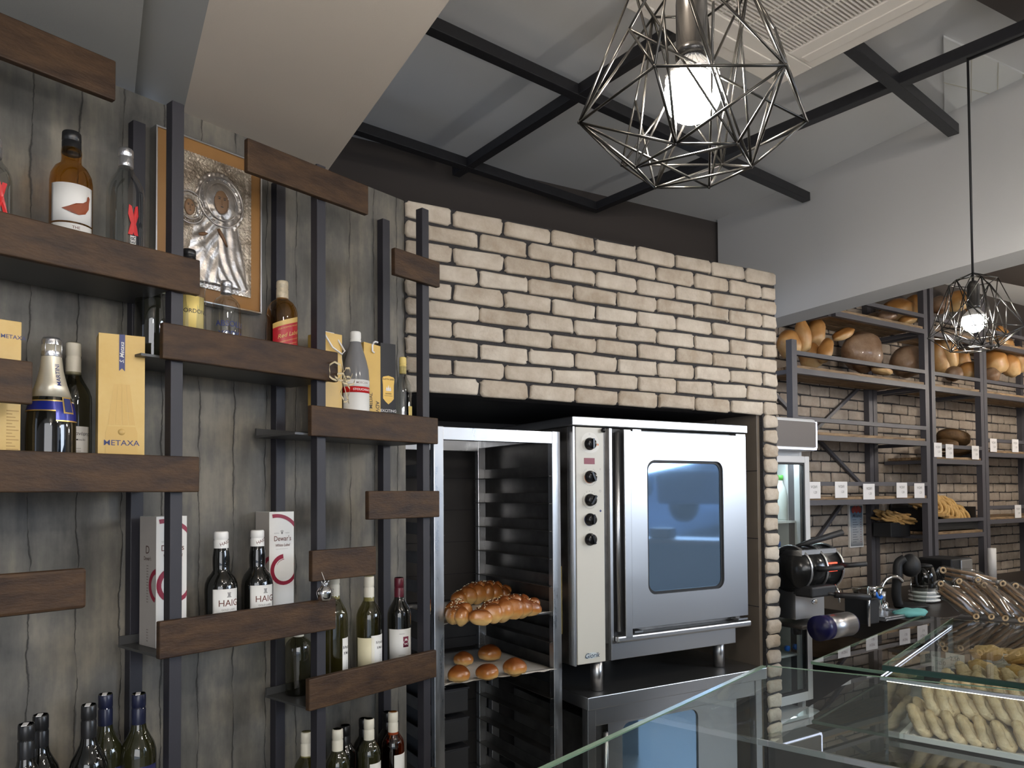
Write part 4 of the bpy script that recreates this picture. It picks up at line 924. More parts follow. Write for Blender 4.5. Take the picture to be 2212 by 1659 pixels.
for i, (x, y, an) in enumerate(((1273, 959, 0), (1274, 1030, -25), (1274, 1080, 35), (1274, 1122, 0), (1274, 1165, -20))):
    u, z = BW.at(x, y, .028); K_ = Vector((u-OU0, -.002, z-.665))
    mb = MB(); prof = [(.0255, 0), (.0255, .006), (.0225, .008), (.0215, .022), (.019, .025), (.001, .0255)]
    mb.lathe(prof, 28); mb.v = [(K_.x+a, K_.y-c, K_.z+b) for a, b, c in mb.v]
    q = radians(an); d = Vector((sin(q), 0, cos(q))); mb.bar(K_+Vector((0, -.028, 0))-d*.019, K_+Vector((0, -.028, 0))+d*.021, .008, .012, up=(0, 1, 0))
    kn = mb.build('control_knob', M_knob, parent=OV)
    if i in (1, 2, 3):
        mb = MB(); vs = []; a0, a1 = {1: (170, 300), 2: (150, 200), 3: (150, 290)}[i]
        for k in range(21):
            a = radians(a0+(a1-a0)*k/20)
            for r in (.0235, .027): vs.append((K_.x+r*cos(a), -.0026, K_.z+r*sin(a)))
        mb.add(vs, [(2*k, 2*k+2, 2*k+3, 2*k+1) for k in range(20)]); mb.build('dial_ring', {1: mat('dial_orange', (.60, .20, .08), .5), 2: M_inkg, 3: M_inkblue}[i], parent=OV)
    if i in (1, 2):
        mb = MB()
        for k in range(26):
            a = radians(60-k*12) if i == 1 else radians(150+k*10 if k < 16 else 320+(k-16)*22)
            p = Vector((cos(a), 0, sin(a))); c = K_+Vector((0, -.0006, 0)); mb.bar(c+p*.034, c+p*.038, .0012, .0006, up=(0, 1, 0))
        mb.build('dial_ticks', M_inkg, parent=OV)
for x, y, txt, s_, m in ((1273, 938, 'O', .009, M_inkg), (1291, 961, '✱', .016, mat('dial_orange', (.6, .2, .08), .5)), (1296, 1014, 'I', .012, M_inkb), (1296, 1061, 'O', .014, M_inkg), (1297, 1104, '◆', .012, M_inkblue), (1274, 1145, '///', .007, M_ink), (1289, 1150, 'r', .008, M_inkg)):
    u, z = BW.at(x, y, .028); mb = MB(); mb.text(txt, s_, u-OU0, -.0030, z-.665)
    if mb.v: mb.build('dial_symbol', m, parent=OV)
u, z = BW.at(1273, 996, .028); mb = MB(); mb.box(u-OU0-.026, u-OU0+.026, -.0035, 0, z-.665-.0125, z-.665+.0125); mb.build('digital_display', M_redlcd, parent=OV)
u, z = BW.at(1300, 930, .028); mb = MB(); mb.blob((u-OU0, -.012, z-.665), (.010, .012, .010), 12, 8); mb.build('alarm_button', M_knob, parent=OV)
u, z = BW.at(1278, 1416, .028); cu, cz = u-OU0, z-.665
mb = MB(); mb.prism([(cu+.031*cos(a)*1.0, cz+.012*sin(a)+.12*.031*cos(a)*.3) for a in [2*pi*k/28 for k in range(28)]], -.0045, -.001); nb = mb.build('maker_plate', mat('plate_silver', (.55, .6, .62), .35), parent=OV)
mb = MB(); mb.text('Giorik', .028, cu, -.0052, cz, shear=.25); mb.build('lettering', mat('petrol_ink', (.004, .03, .08), .4), parent=nb)
# door
DX0, DX1 = bu(1357), bu(1607); DZ0, DZ1 = .912, 1.742
wx0, wx1, wz0, wz1 = 2.092, 2.536, 1.046, 1.622
def rrect(x0, x1, z0, z1, r, n=6):
    p = []
    for cx, cz, s in ((x1-r, z1-r, 0), (x0+r, z1-r, 90), (x0+r, z0+r, 180), (x1-r, z0+r, 270)):
        p += [(cx+r*cos(radians(s+90*k/n)), cz+r*sin(radians(s+90*k/n))) for k in range(n+1)]
    return p
def ringface(mb, outer, inner, y0, y1, mi=None):
    n = len(inner); vo = [(a-OU0, y0-.03, b-.665) for a, b in outer]; vi = [(a-OU0, y0-.03, b-.665) for a, b in inner]; vb = [(a-OU0, y1-.03, b-.665) for a, b in inner]; vob = [(a-OU0, y1-.03, b-.665) for a, b in outer]
    mb.add(vo+vi+vb+vob, [(i, i+n, (i+1) % n+n, (i+1) % n) for i in range(n)]+[(i+n, i+2*n, (i+1) % n+2*n, (i+1) % n+n) for i in range(n)]+[(i, (i+1) % n, (i+1) % n+3*n, i+3*n) for i in range(n)], mi, False)
inner = rrect(wx0, wx1, wz0, wz1, .042); outer = rrect(DX0, DX1, DZ0, DZ1, .002)
mb = MB(); ringface(mb, outer, inner, .012, .034); dr = mb.build('oven_door', M_steel, parent=OV)
mb = MB(); ringface(mb, inner, rrect(wx0+.012, wx1-.012, wz0+.012, wz1-.012, .036), .020, .036); mb.build('window_gasket', M_black, parent=dr)
mb = MB(); mb.prism([(a-OU0, b-.665) for a, b in rrect(wx0+.004, wx1-.004, wz0+.004, wz1-.004, .04)], .024-.03, .030-.03); mb.build('door_window', M_window, parent=dr)
mb = MB(); mb.box(*ov(bu(1341), bu(1356), .002, .05, .875, 1.748)); mb.build('door_edge_post', M_steel, parent=OV, bevel=.002)
mb = MB(); hx = bu(1332)-OU0; mb.tube([(hx, -.008, .905-.665), (hx, -.008, 1.735-.665)], .0105, 16); mb.build('hinge_bar', M_steel, parent=OV)
mb = MB(); mb.box(*ov(bu(1322), bu(1341), .03, .062, .88, 1.75)); mb.build('hinge_recess', M_black, parent=OV)
for zz in (1.746, .897):
    for xa, xb in ((bu(1362), bu(1380)), (bu(1585), bu(1605))): mb = MB(); mb.box(*ov(xa, xb, .008, .05, zz-.004, zz+.004)); mb.build('hinge_plate', M_steel, parent=OV)
mb = MB(); a, b_ = bu(1325, .9)-OU0, bu(1614, .9)-OU0; mb.box(a, b_, -.028, .03, .860-.665, .888-.665); mb.build('drip_gutter', M_steel, parent=OV, bevel=.008)
mb = MB(); mb.box(*ov(bu(1323, .8), bu(1591, .8), .035, .70, .785, .862)); mb.build('oven_base', M_steel, parent=OV, bevel=.003)
for x, v in ((1288, .07), (1552, .12), (1310, .68), (1560, .68)):
    u = bu(x, .75, v); mb = MB(); mb.tube([(u-OU0, v-.03, 0), (u-OU0, v-.03, .135)], .026, 24); mb.build('leg', M_steel, parent=OV)
mb = MB(); mb.box(OU0-OU0-.001, -.0002+.0, .09, .125, 1.0-.665-.1, 1.18-.665-.0); mb.build('rating_sticker', M_lbly, parent=OV)
# stand with the lower oven
ST = thing('oven_stand', 'stainless steel stand table carrying the convection oven', 'stand', BW.P(1.758, -.01, 0), BW.rot)
mb = MB(); mb.box(0, 1.02, 0, .90, .610, .662); mb.build('table_top', M_steel, parent=ST, bevel=.003)
for u in (.012, .965):
    for v in (.02, .84): mb = MB(); mb.box(u, u+.04, v, v+.04, .0, .608); mb.build('leg', M_steel, parent=ST, bevel=.002)
mb = MB(); mb.box(.05, .965, .025, .05, .535, .608); mb.build('front_apron', M_steel, parent=ST, bevel=.002)
mb = MB(); mb.box(.05, .965, .06, .86, .10, .12); mb.build('lower_shelf', M_steel, parent=ST)
LO = thing('lower_oven', 'second steel oven with a glass window under the stand top, seen through the counter glass', 'oven', BW.P(1.86, .07, .121), BW.rot)
mb = MB(); mb.box(0, .80, .02, .70, 0, .40); mb.build('oven_body', M_steeld, parent=LO, bevel=.003)
i2 = rrect(.13, .56, .08, .385, .04)
mb = MB(); o2 = rrect(.055, .80, .01, .395, .002); n = len(i2)
mb.add([(a, 0, b) for a, b in o2]+[(a, 0, b) for a, b in i2]+[(a, .02, b) for a, b in i2], [(i, i+n, (i+1) % n+n, (i+1) % n) for i in range(n)]+[(i+n, i+2*n, (i+1) % n+2*n, (i+1) % n+n) for i in range(n)])
dr = mb.build('oven_door', M_steel, parent=LO)
mb = MB(); mb.prism(rrect(.132, .558, .082, .383, .04), .008, .016); mb.build('door_window', M_window, parent=dr)
mb = MB(); mb.tube([(.025, -.025, .03), (.025, -.025, .37)], .011, 14); mb.build('door_handle', M_steel, parent=LO)

# ================================================================= TRAY RACK AND BREADS ON IT
RU0, RU1 = 1.215, 1.787; RD = .66
RC = thing('baking_tray_rack', 'tall stainless steel baking tray rack standing in the niche beside the oven', 'rack', RK.P(RU0, 0, 0), RK.rot)
for u in (0, RU1-RU0-.040):
    for v in (0, RD-.04): mb = MB(); mb.box(u, u+.040, v, v+.032, .12, 1.735); mb.build('upright', M_steel2, parent=RC, bevel=.002)
rw = RU1-RU0
mb = MB()
for v in (0, RD-.04): mb = MB(); mb.box(.04, rw-.04, v+.001, v+.03, 1.685, 1.733); mb.build('top_rail', M_steel2, parent=RC, bevel=.001)
pass
mb = MB()
for u in (0, rw-.03): mb.box(u, u+.03, .03, RD-.04, 1.70, 1.733); mb.box(u, u+.03, .03, RD-.04, .12, .15)
mb.build('side_rail', M_steel2, parent=RC)
SLZ = [.766+.1127*k for k in range(-5, 8)]
for z in SLZ:
    for s in (0, 1):
        mb = MB(); x = .004 if s == 0 else rw-.004; dx = .045 if s == 0 else -.045
        mb.box(min(x, x+dx), max(x, x+dx), .012, RD-.01, z-.004, z-.001); mb.box(min(x, x+dx*.08), max(x, x+dx*.08), .012, RD-.01, z-.002, z+.042)
        mb.build('tray_slide', M_steeld, parent=RC)
for u in (.02, rw-.02):
    for v in (.03, RD-.03): mb = MB(); mb.tube([(u-.012, v, .06), (u+.012, v, .06)], .058, 18); mb.box(u-.015, u+.015, v-.02, v+.02, .06, .12); mb.build('castor', M_black, parent=RC)
def tray(z, lab, name='baking_tray'):
    t = thing(name, lab, 'tray', RK.P(RU0+.03, .02, z), RK.rot, None); w = rw-.06
    mb = MB(); mb.box(0, w, 0, .60, 0, .002); mb.box(0, w, 0, .002, .0, .006); mb.build('tray_sheet', M_steeld, parent=t)
    return t, w
def sheet(t, w, z, ox=.0):
    mb = MB(); rnd = random.Random(int(z*1000)); nx, ny = 16, 14; vs = []
    for j in range(ny+1):
        for i in range(nx+1):
            x = .01+(w-.02)*i/nx; y = -.012+.55*j/ny+(ox*i/nx); e = 1 if j == 0 or i in (0, nx) else 0
            vs.append((x, y, .0035+abs(rnd.gauss(0, .0010))+(.006*abs(sin(i*1.1)) if j == 0 else 0)))
    mb.add(vs, [(j*(nx+1)+i, j*(nx+1)+i+1, (j+1)*(nx+1)+i+1, (j+1)*(nx+1)+i) for j in range(ny) for i in range(nx)], smooth=True)
    o = mb.build('baking_paper', M_paper, loc=t.location, rotz=t.rotation_euler[2]); 
    m = o.modifiers.new('s', 'SOLIDIFY'); m.thickness = .0006; m.offset = 1
    return o
t, w = tray(.992, 'baking tray holding the braided sweet loaves'); p_ = sheet(t, w, .992); tag(p_, 'crinkled baking paper under the braided loaves', 'baking paper')
t, w = tray(.766, 'baking tray holding the five round buns'); p_ = sheet(t, w, .766, -.03); tag(p_, 'crinkled baking paper hanging over the tray edge under the round buns', 'baking paper')
tray(SLZ[6]+.1127*0-.0+.0, '') if False else None
def strand(c, ax, rz, ry=0, seed=0):
    rnd = random.Random(seed); a, b = rnd.uniform(0, 6), rnd.uniform(3, 5)
    R_ = Matrix.Rotation(rz, 3, 'Z') @ Matrix.Rotation(ry, 3, 'Y')
    return dict(c=c, ax=ax, rot=R_, fn=lambda p: 1+.05*sin(b*p.x+a)+.04*sin(7*p.y+a)-(.10 if p.z < -.4 else 0))
def braid(label, px, py, ztray, L, wd, n, heading, seed, seeds=True):
    q = hz(ztray+.012, px, py); t = thing('braided_loaf', label, 'bread', (q.x, q.y, ztray+.0045), heading, 'braided sweet loaves on the rack'); rnd = random.Random(seed)
    mb = MB(); k = wd/.10; m_ = max(2, int(n*1.5)); tp = lambda x: 1-.42*abs(2*x/L)**2.2
    for i in range(m_):
        x = -L/2+L*(i+.5)/m_; q = tp(x)
        for s in (-1, 1):
            mb.blob(**strand((x+s*L/m_*.22, s*wd*.17*q, .034*k*q), (L/m_*.80, wd*.27*q, .036*k*q), s*.62, -.12*s, seed+i*2+s), n=18, m=12)
        mb.blob(**strand((x+.4*L/m_, 0, .052*k*q), (L/m_*.55, wd*.20*q, .026*k*q), (-.7 if i % 2 else .7), 0, seed+i+50), n=16, m=10)
    mb.build('loaf_body', M_bun, parent=t)
    if seeds:
        mb = MB()
        for i in range(90):
            x = rnd.uniform(-L/2, L/2); y = rnd.gauss(0, wd*.14); a = rnd.uniform(0, 3)
            mb.blob((x, y, .079*k*tp(x)-abs(y)*.55), (.0035, .0018, .0012), 6, 4, rot=Matrix.Rotation(a, 3, 'Z'))
        mb.build('sesame_seeds', M_sesame, parent=t)
    return t
Hd = RK.rot
braid('large glossy braided loaf with seeds, along the front of the upper tray', 1092, 1336, .992, .34, .125, 4, Hd+.30, 1)
braid('end of a glossy braided loaf at the front left of the upper tray', 990, 1343, .992, .13, .12, 2, Hd+1.0, 5)
braid('glossy braided loaf lying behind on the upper tray', 1040, 1300, .992, .28, .13, 4, Hd+.10, 9)
braid('braided loaf end seen between the rack slides left of the upright', 925, 1316, .992, .09, .07, 1, Hd+1.3, 13, False)
def bun(px, py, r, lab, seed):
    q = hz(.766+.02, px, py); t = MB(); rnd = random.Random(seed); a = rnd.uniform(0, 6)
    r *= 1.13; t.blob((0, 0, r*.72), (r*rnd.uniform(.96, 1.06), r, r*.80), 28, 18, fn=lambda p: 1+.03*sin(4*p.x+a)+.03*sin(5*p.y+a)-(.12 if p.z < -.55 else 0))
    o = t.build('round_bun', M_bun, loc=(q.x, q.y, .766+.0045), rotz=a); tag(o, lab, 'bun', 'round buns on the lower tray')
bun(991, 1466, .038, 'round glazed bun at the front left corner of the lower tray', 1)
bun(1052, 1461, .037, 'round glazed bun in the middle front of the lower tray', 2)
bun(1112, 1452, .041, 'round glazed bun at the front right of the lower tray, the biggest', 3)
bun(1001, 1432, .036, 'round glazed bun in the shade at the back left of the lower tray', 4)
bun(1058, 1421, .042, 'round glazed bun in the shade at the back middle of the lower tray', 5)
# boxes stacked on the rack's lower left (dark crates)
for k, z in enumerate((SLZ[4], SLZ[3], SLZ[2])):
    t = thing('dark_crate', ('dark plastic crate stored high in the rack under the buns', 'dark plastic crate in the middle under the buns', 'dark plastic crate lowest under the buns')[k], 'crate', RK.P(RU0+.05, .04, z), RK.rot, 'dark crates in the rack')
    mb = MB(); mb.box(0, .11, 0, .5, 0, .085); mb.build('crate_body', M_black, parent=t, bevel=.004); mb = MB(); mb.box(-.003, .113, -.004, .504, .085, .092); mb.build('crate_rim', M_bmet, parent=t)

# ================================================================= DRINKS FRIDGE
FV = -.083; FUR = WW.at(1753, 1250, FV)[0]; FUL = FUR-.62
FR_ = thing('drinks_fridge', 'white glass-door drinks fridge with lit header, partly hidden by the brick pier', 'fridge', WW.P(FUL, FV, 0), WW.rot)
zz = lambda y, x=1750: WW.at(x, y, FV)[1]
FW = .62; zt, zb = zz(986), zz(1512); lt, lb = zz(1532), zz(1600); ht, hb = zz(908), zz(975)
mb = MB(); mb.box(0, .03, .05, .44, .1, ht-.03); mb.box(FW-.03, FW, .05, .44, .1, ht-.03); mb.box(.03, FW-.03, .42, .44, .1, ht-.03, 1); mb.box(.03, FW-.03, .05, .42, .1, lt, 0); mb.box(.03, FW-.03, .05, .42, zt-.02, ht-.03, 0)
mb.build('cabinet', [M_frw, M_frin], parent=FR_, bevel=.003)
mb = MB(); fw = .042
mb.box(0, fw, 0, .045, zb, zt); mb.box(FW-fw, FW, 0, .045, zb, zt); mb.box(fw, FW-fw, 0, .045, zt-fw*.9, zt); mb.box(fw, FW-fw, 0, .045, zb, zb+.05)
d_ = mb.build('door_frame', M_frw, parent=FR_, bevel=.004)
mb = MB(); g = .010
mb.box(fw, fw+g, .004, .03, zb+.05, zt-fw*.9); mb.box(FW-fw-g, FW-fw, .004, .03, zb+.05, zt-fw*.9); mb.box(fw, FW-fw, .004, .03, zt-fw*.9-g, zt-fw*.9); mb.box(fw, FW-fw, .004, .03, zb+.05, zb+.05+g); mb.build('door_seal', M_black, parent=d_)
mb = MB(); mb.box(fw+g, FW-fw-g, .010, .014, zb+.05+g, zt-fw*.9-g); mb.build('door_glass', M_pane, parent=d_)
def curved(z0, z1, nm, nm2):
    mb = MB(); n = 10; vs = []
    for i in range(n+1):
        a = pi*i/n*1.0; y = -.055*sin(a)+.02; x = i/n
    prof = [(-.01, .06), (-.01, -.03), (.02, -.055), (FW-.03, -.055), (FW+.005, -.04), (FW+.012, .0), (FW+.012, .06)]
    m_ = len(prof); vs = [(a, b, z0) for a, b in prof]+[(a, b, z1) for a, b in prof]
    mb.add(vs, [tuple(range(m_))[::-1], tuple(range(m_, 2*m_))]+[(i, (i+1) % m_, (i+1) % m_+m_, i+m_) for i in range(m_)])
    h = mb.build(nm, M_led if 0 else M_frw, parent=FR_, bevel=.012)
    mb = MB(); mb.box(.02, FW-.015, -.0565, -.053, z0+.018, z1-.018); mb.build(nm2, M_grey, parent=h, bevel=.008)
    mb = MB(); mb.box(.02, FW-.01, -.0562, -.05, z0+.004, z0+.012); mb.box(FW-.010, FW-.004, -.056, -.045, z0+.015, z1-.015); mb.build('light_strip', M_led, parent=h)
    return h
curved(hb, ht, 'header_box', 'grey_face'); curved(lb, lt-.0, 'lower_light_box', 'grey_face')
mb = MB(); mb.box(.05, FW-.05, .06, .10, zt-.028, zt-.022); mb.build('inner_lamp', mat('fridge_tube', (.8, .9, 1), .3, emit=(.75, .88, 1), es=22), parent=FR_)
SH = [zz(1125), zz(1215), zz(1330), zz(1415)]
for z in SH:
    mb = MB(); mb.box(.035, FW-.035, .07, .41, z-.012, z); mb.build('fridge_shelf', M_frw, parent=FR_)
mb = MB()
for k in range(46): mb.box(FW-.034, FW-.028, .30, .33, .55+k*.027, .56+k*.027); mb.box(.03, .034, .30, .33, .55+k*.027, .56+k*.027)
mb.build('shelf_ladder', M_frw, parent=FR_)
def lathe_thing(name, label, cat, P, parts, group=None, rot=0):
    t = thing(name, label, cat, P, rot, group)
    for nm, m, prof in parts: q = MB(); q.lathe(prof, 20); q.build(nm, m, parent=t)
    return t
def fpos(x, z, v=.20): u = WW.uz(x, z, FV+v); return WW.P(u, FV+v, z)
lathe_thing('milk_bottle', 'white milk bottle with green cap at the left on the top fridge shelf', 'bottle', fpos(1686, SH[0], .16), [('bottle_body', M_milk, [(.036, 0), (.04, .01), (.04, .15), (.03, .19), (.017, .22), (.016, .24)]), ('cap', M_grn, [(.019, .235), (.019, .262), (.017, .264)])], 'milk bottles in the fridge')
lathe_thing('milk_bottle', 'milk bottle with green cap and green label, right one on the top fridge shelf', 'bottle', fpos(1704, SH[0], .2), [('bottle_body', M_milk, [(.032, 0), (.036, .01), (.036, .13), (.028, .17), (.018, .20), (.017, .215)]), ('cap', M_grn, [(.021, .205), (.021, .235), (.019, .237)]), ('label', M_grn, [(.0365, .02), (.0368, .022), (.0368, .115), (.0365, .117)])], 'milk bottles in the fridge')
for k, lab in enumerate(('yellow green yoghurt tub at the bottom of the stack in the fridge', 'yellow green yoghurt tub on top of the stack in the fridge')):
    lathe_thing('yoghurt_tub', lab, 'tub', fpos(1690, SH[2], .14)+Vector((0, 0, .067*k)), [('tub', mat('yoghurt_print', (.60, .66, .20), .4, noise=.4, nscale=40), [(.034, 0), (.042, .052)]), ('lid', M_white, [(.045, .052), (.045, .064)])], 'yoghurt tubs in the fridge')
for k, (x, lab) in enumerate(((1698, 'blue-capped water bottle lying in the fridge, left of two'), (1716, 'blue-capped water bottle lying in the fridge, right of two'))):
    p = fpos(x, SH[3]+.032, .10); t = thing('water_bottle', lab, 'bottle', p, WW.rot, 'blue-capped water bottles')
    mb = MB(); mb.tube([(0, .20, 0), (0, .05, 0), (0, .02, 0), (0, 0, 0)], [.031, .031, .014, .013], 16); mb.build('bottle_body', M_pane, parent=t)
    mb = MB(); mb.tube([(0, 0, 0), (0, -.018, 0)], .0165, 16); mb.build('cap', M_blue, parent=t)
p = fpos(1689, SH[1], .2); lathe_thing('drink_carton', 'blue and tan drink bottle on the second fridge shelf', 'bottle', p, [('bottle_body', mat('tan_blue', (.35, .30, .30), .4), [(.035, 0), (.035, .12), (.02, .15)]), ('label', M_blue, [(.0355, .08), (.0355, .11)])])
q = MB(); q.blob((0, 0, .045), (.19, .10, .045), 22, 12, fn=lambda p: 1+.08*sin(9*p.x)+.07*sin(8*p.y)); tag(q.build('wrapped_pastry', mat('wrapped_tan', (.40, .28, .18), .4, noise=.5, nscale=14), loc=fpos(1700, SH[2]+.175, .26)-Vector((0, 0, 0)), rotz=WW.rot), 'tan wrapped pastries in the fridge above the yoghurts', 'pastry')
mb = MB(); mb.box(.035, FW-.035, .07, .41, SH[2]+.163, SH[2]+.173); mb.build('fridge_shelf', M_frw, parent=FR_)

# ================================================================= BREAD SHELVES ON THE BACK WALL
BSU = 3.70
BS = thing('bread_shelf_unit', 'grey steel bread shelving with pine boards along the brick back wall', 'shelf unit', WW.P(BSU, 0, 0), WW.rot)
def bs(name, m, *boxes, bevel=0):
    mb = MB()
    for b in boxes: mb.box(b[0]-BSU, b[1]-BSU, *b[2:])
    return mb.build(name, m, parent=BS, bevel=bevel)
for u in (3.723, 5.142, 5.222, 5.888, 5.940, 7.35):
    w = .046; bs('post', M_shelfmet, (u, u+w, 0, .04, 0, 2.37 if u < 4 else 2.90))
for u in (5.02, 5.075, 5.80, 5.855, 7.30): bs('rear_post', M_shelfmet, (u, u+.046, .335, .375, 0, 2.90))
BAYS = [(3.769, 5.142, ((2.588, 2.691), (2.206, 2.307), (1.82, 1.922), (1.432, 1.541))), (5.268, 5.888, ((2.588, 2.691), (2.206, 2.307), (1.702, 1.804), (1.179, 1.286))), (5.986, 7.35, ((2.588, 2.691), (2.206, 2.307), (1.765, 1.868), (1.265, 1.368)))]
for a, b, lv in BAYS:
    for z0, z1 in lv:
        a_ = a
        if z0 > 2.5 and a < 4: a = 4.15
        bs('shelf_rail', M_shelfmet, (a, b, 0, .03, z0-.032, z0))
        bs('guard_rail', M_shelfmet, (a, b, 0, .028, z1-.025, z1))
        for s_ in (a-.03, b): bs('side_bracket', M_shelfmet, (s_, s_+.03, .03, .36, z0-.03, z0-.006))
        mb = MB()
        for k in range(4): mb.box(a-BSU+.002, b-BSU-.002, .006+k*.088, .088+k*.088, z0, z0+.018)
        mb.build('pine_board', M_plank, parent=BS, bevel=.002); a = a_
mb = MB()
for (x0, z0, x1, z1) in ((3.80, 2.25, 5.0, 1.50), (3.80, 1.50, 5.0, 2.25), (3.80, 1.42, 4.75, .55), (3.80, .65, 4.75, 1.42), (3.1+.4, 1.62, 3.75, 1.95)):
    m2 = MB(); m2.bar((x0-BSU, .362, z0), (x1-BSU, .362, z1), .022, .022); m2.build('diagonal_brace', M_shelfmet, parent=BS)
for (ua, za, ub2, zb2_) in ((5.06, 1.97, 5.9, 1.90), (5.83, 1.97, 7.3, 1.94), (5.06, 1.44, 5.9, 1.40), (5.83, 1.36, 7.3, 1.42)):
    pass
def sw(y, F=WW, v=0): return None
def spx(x, y, v): p = CAM + ray(x, y)*((WW.D+v)/WW.n.dot(ray(x, y))); return p, p.y/FPX
# price cards
CARDS = [(1758, 1058, 0), (1817, 1057, 0), (1877, 1061, 0), (1948, 1058, 0), (1986, 1059, 0), (2026, 971, 1), (2051, 974, 1), (2107, 977, 1), (2146, 961, 2), (2193, 962, 2), (2199, 1104, 2)]
CN = ['price card nearest the fridge on the long lower bread rail', 'second price card from the fridge on the long lower bread rail', 'middle price card on the long lower bread rail', 'price card fourth from the fridge on the long lower bread rail', 'price card beside the shelf post on the long lower bread rail',
      'left price card of three below the dark loaves', 'blue-topped price card, middle of three below the dark loaves', 'right price card of three below the dark loaves', 'price card left of two on the right bay rail', 'price card right of two on the right bay rail', 'price card on the lowest rail of the right bay']
for (x, y, g_), lab in zip(CARDS, CN):
    p, k = spx(x, y, -.004); w, h = .050 if g_ else .062, .052
    t = thing('price_card', lab, 'price card', p, WW.rot, 'price cards on the bread shelves')
    mb = MB(); mb.box(-w, w, -.001, .001, -h, h*.9); mb.build('card', M_card, parent=t)
    mb = MB(); mb.text('ΨΩΜΙ', .022, 0, -.002, h*.3); mb.text('1,20', .020, .01, -.002, -h*.3); mb.build('lettering', M_inkg, parent=t)
# menu poster on the wall
p, k = spx(1849, 1136, .365); w, h = 46*k/2*.98/cos(radians(33))*.92, 92*k/2
t = thing('menu_poster', 'narrow framed drinks menu poster on the back wall', 'poster', p, WW.rot)
mb = MB(); mb.box(-w, w, -.004, .010, -h, h); mb.build('poster_frame', M_white, parent=t)
def grad():
    m = bpy.data.materials.new('menu_print'); m.use_nodes = True; nt = m.node_tree; b = nt.nodes['Principled BSDF']; N = nt.nodes.new; K = nt.links.new
    tc = N('ShaderNodeTexCoord'); s = N('ShaderNodeSeparateXYZ'); K(tc.outputs['Object'], s.inputs[0])
    mr = N('ShaderNodeMapRange'); K(s.outputs[2], mr.inputs[0]); mr.inputs[1].default_value = -h; mr.inputs[2].default_value = h
    r = N('ShaderNodeValToRGB'); K(mr.outputs[0], r.inputs[0]); e = r.color_ramp.elements; e[0].position = 0; e[0].color = (.10, .12, .14, 1); e[1].position = .95; e[1].color = (.02, .05, .08, 1)
    for q, c in ((.18, (.42, .42, .42)), (.55, (.38, .42, .46)), (.8, (.12, .20, .28))): a = e.new(q); a.color = (*c, 1)
    K(r.outputs[0], b.inputs['Base Color']); b.inputs['Roughness'].default_value = .3; return m
mb = MB(); mb.box(-w*.88, w*.88, -.006, -.004, -h*.94, h*.94); mb.build('menu_print', grad(), parent=t)
mb = MB(); mb.text('Milano', .040, 0, -.008, h*.48, shear=.2)
for k_ in range(10): mb.box(-w*.6, -w*.6+w*(.5+.15*(k_ % 3)), -.0075, -.0065, h*.28-k_*h*.115, h*.30-k_*h*.115)
mb.build('lettering', mat('dim_navy_ink', (.05, .06, .09), .5), parent=t)
mb = MB()
for k_ in range(10): mb.box(w*.5, w*.66, -.0075, -.0065, h*.28-k_*h*.115, h*.30-k_*h*.115)
for a in range(5): mb.blob((-w*.5+a*w*.25, -.0065, h*.74+.01*(a % 2)), (.020, .002, .022), 8, 6)
mb.build('red_accent', mat('muted_red', (.28, .04, .03), .5), parent=t)

# loaves: picture place, size in pixels, tilt, kind
def crust(rnd, lump=.06):
    a, b, c = rnd.uniform(0, 6), rnd.uniform(2.5, 4.5), rnd.uniform(5, 8)
    return lambda p: 1+lump*sin(b*p.x+a)+lump*.7*sin(c*p.z+b*p.y+a)-(.12 if p.z < -.75 else 0)
def loaf(x, y, wp_, hp, tilt, m, lab, v=.17, dp=None, group=None, name='bread_loaf', lump=.05, F=WW, cat='bread', yaw=0):
    rnd = random.Random(int(x*7+y)); p, k = spx(x, y, v) if F is WW else (None, None)
    rx, rz3 = wp_*k/2/.90, hp*k/2; ry = dp or min(rx, .11)
    mb = MB(); mb.blob((0, 0, 0), (rx, ry, rz3), 26, 16, rot=Matrix.Rotation(-radians(tilt), 3, 'Y') @ Matrix.Rotation(radians(yaw), 3, 'Z'), fn=crust(rnd, lump))
    if m is M_loafr:
        pass
    o = mb.build(name, m, loc=p, rotz=WW.rot); tag(o, lab, cat, group); return o
G1 = 'loaves on the upper bread shelves'
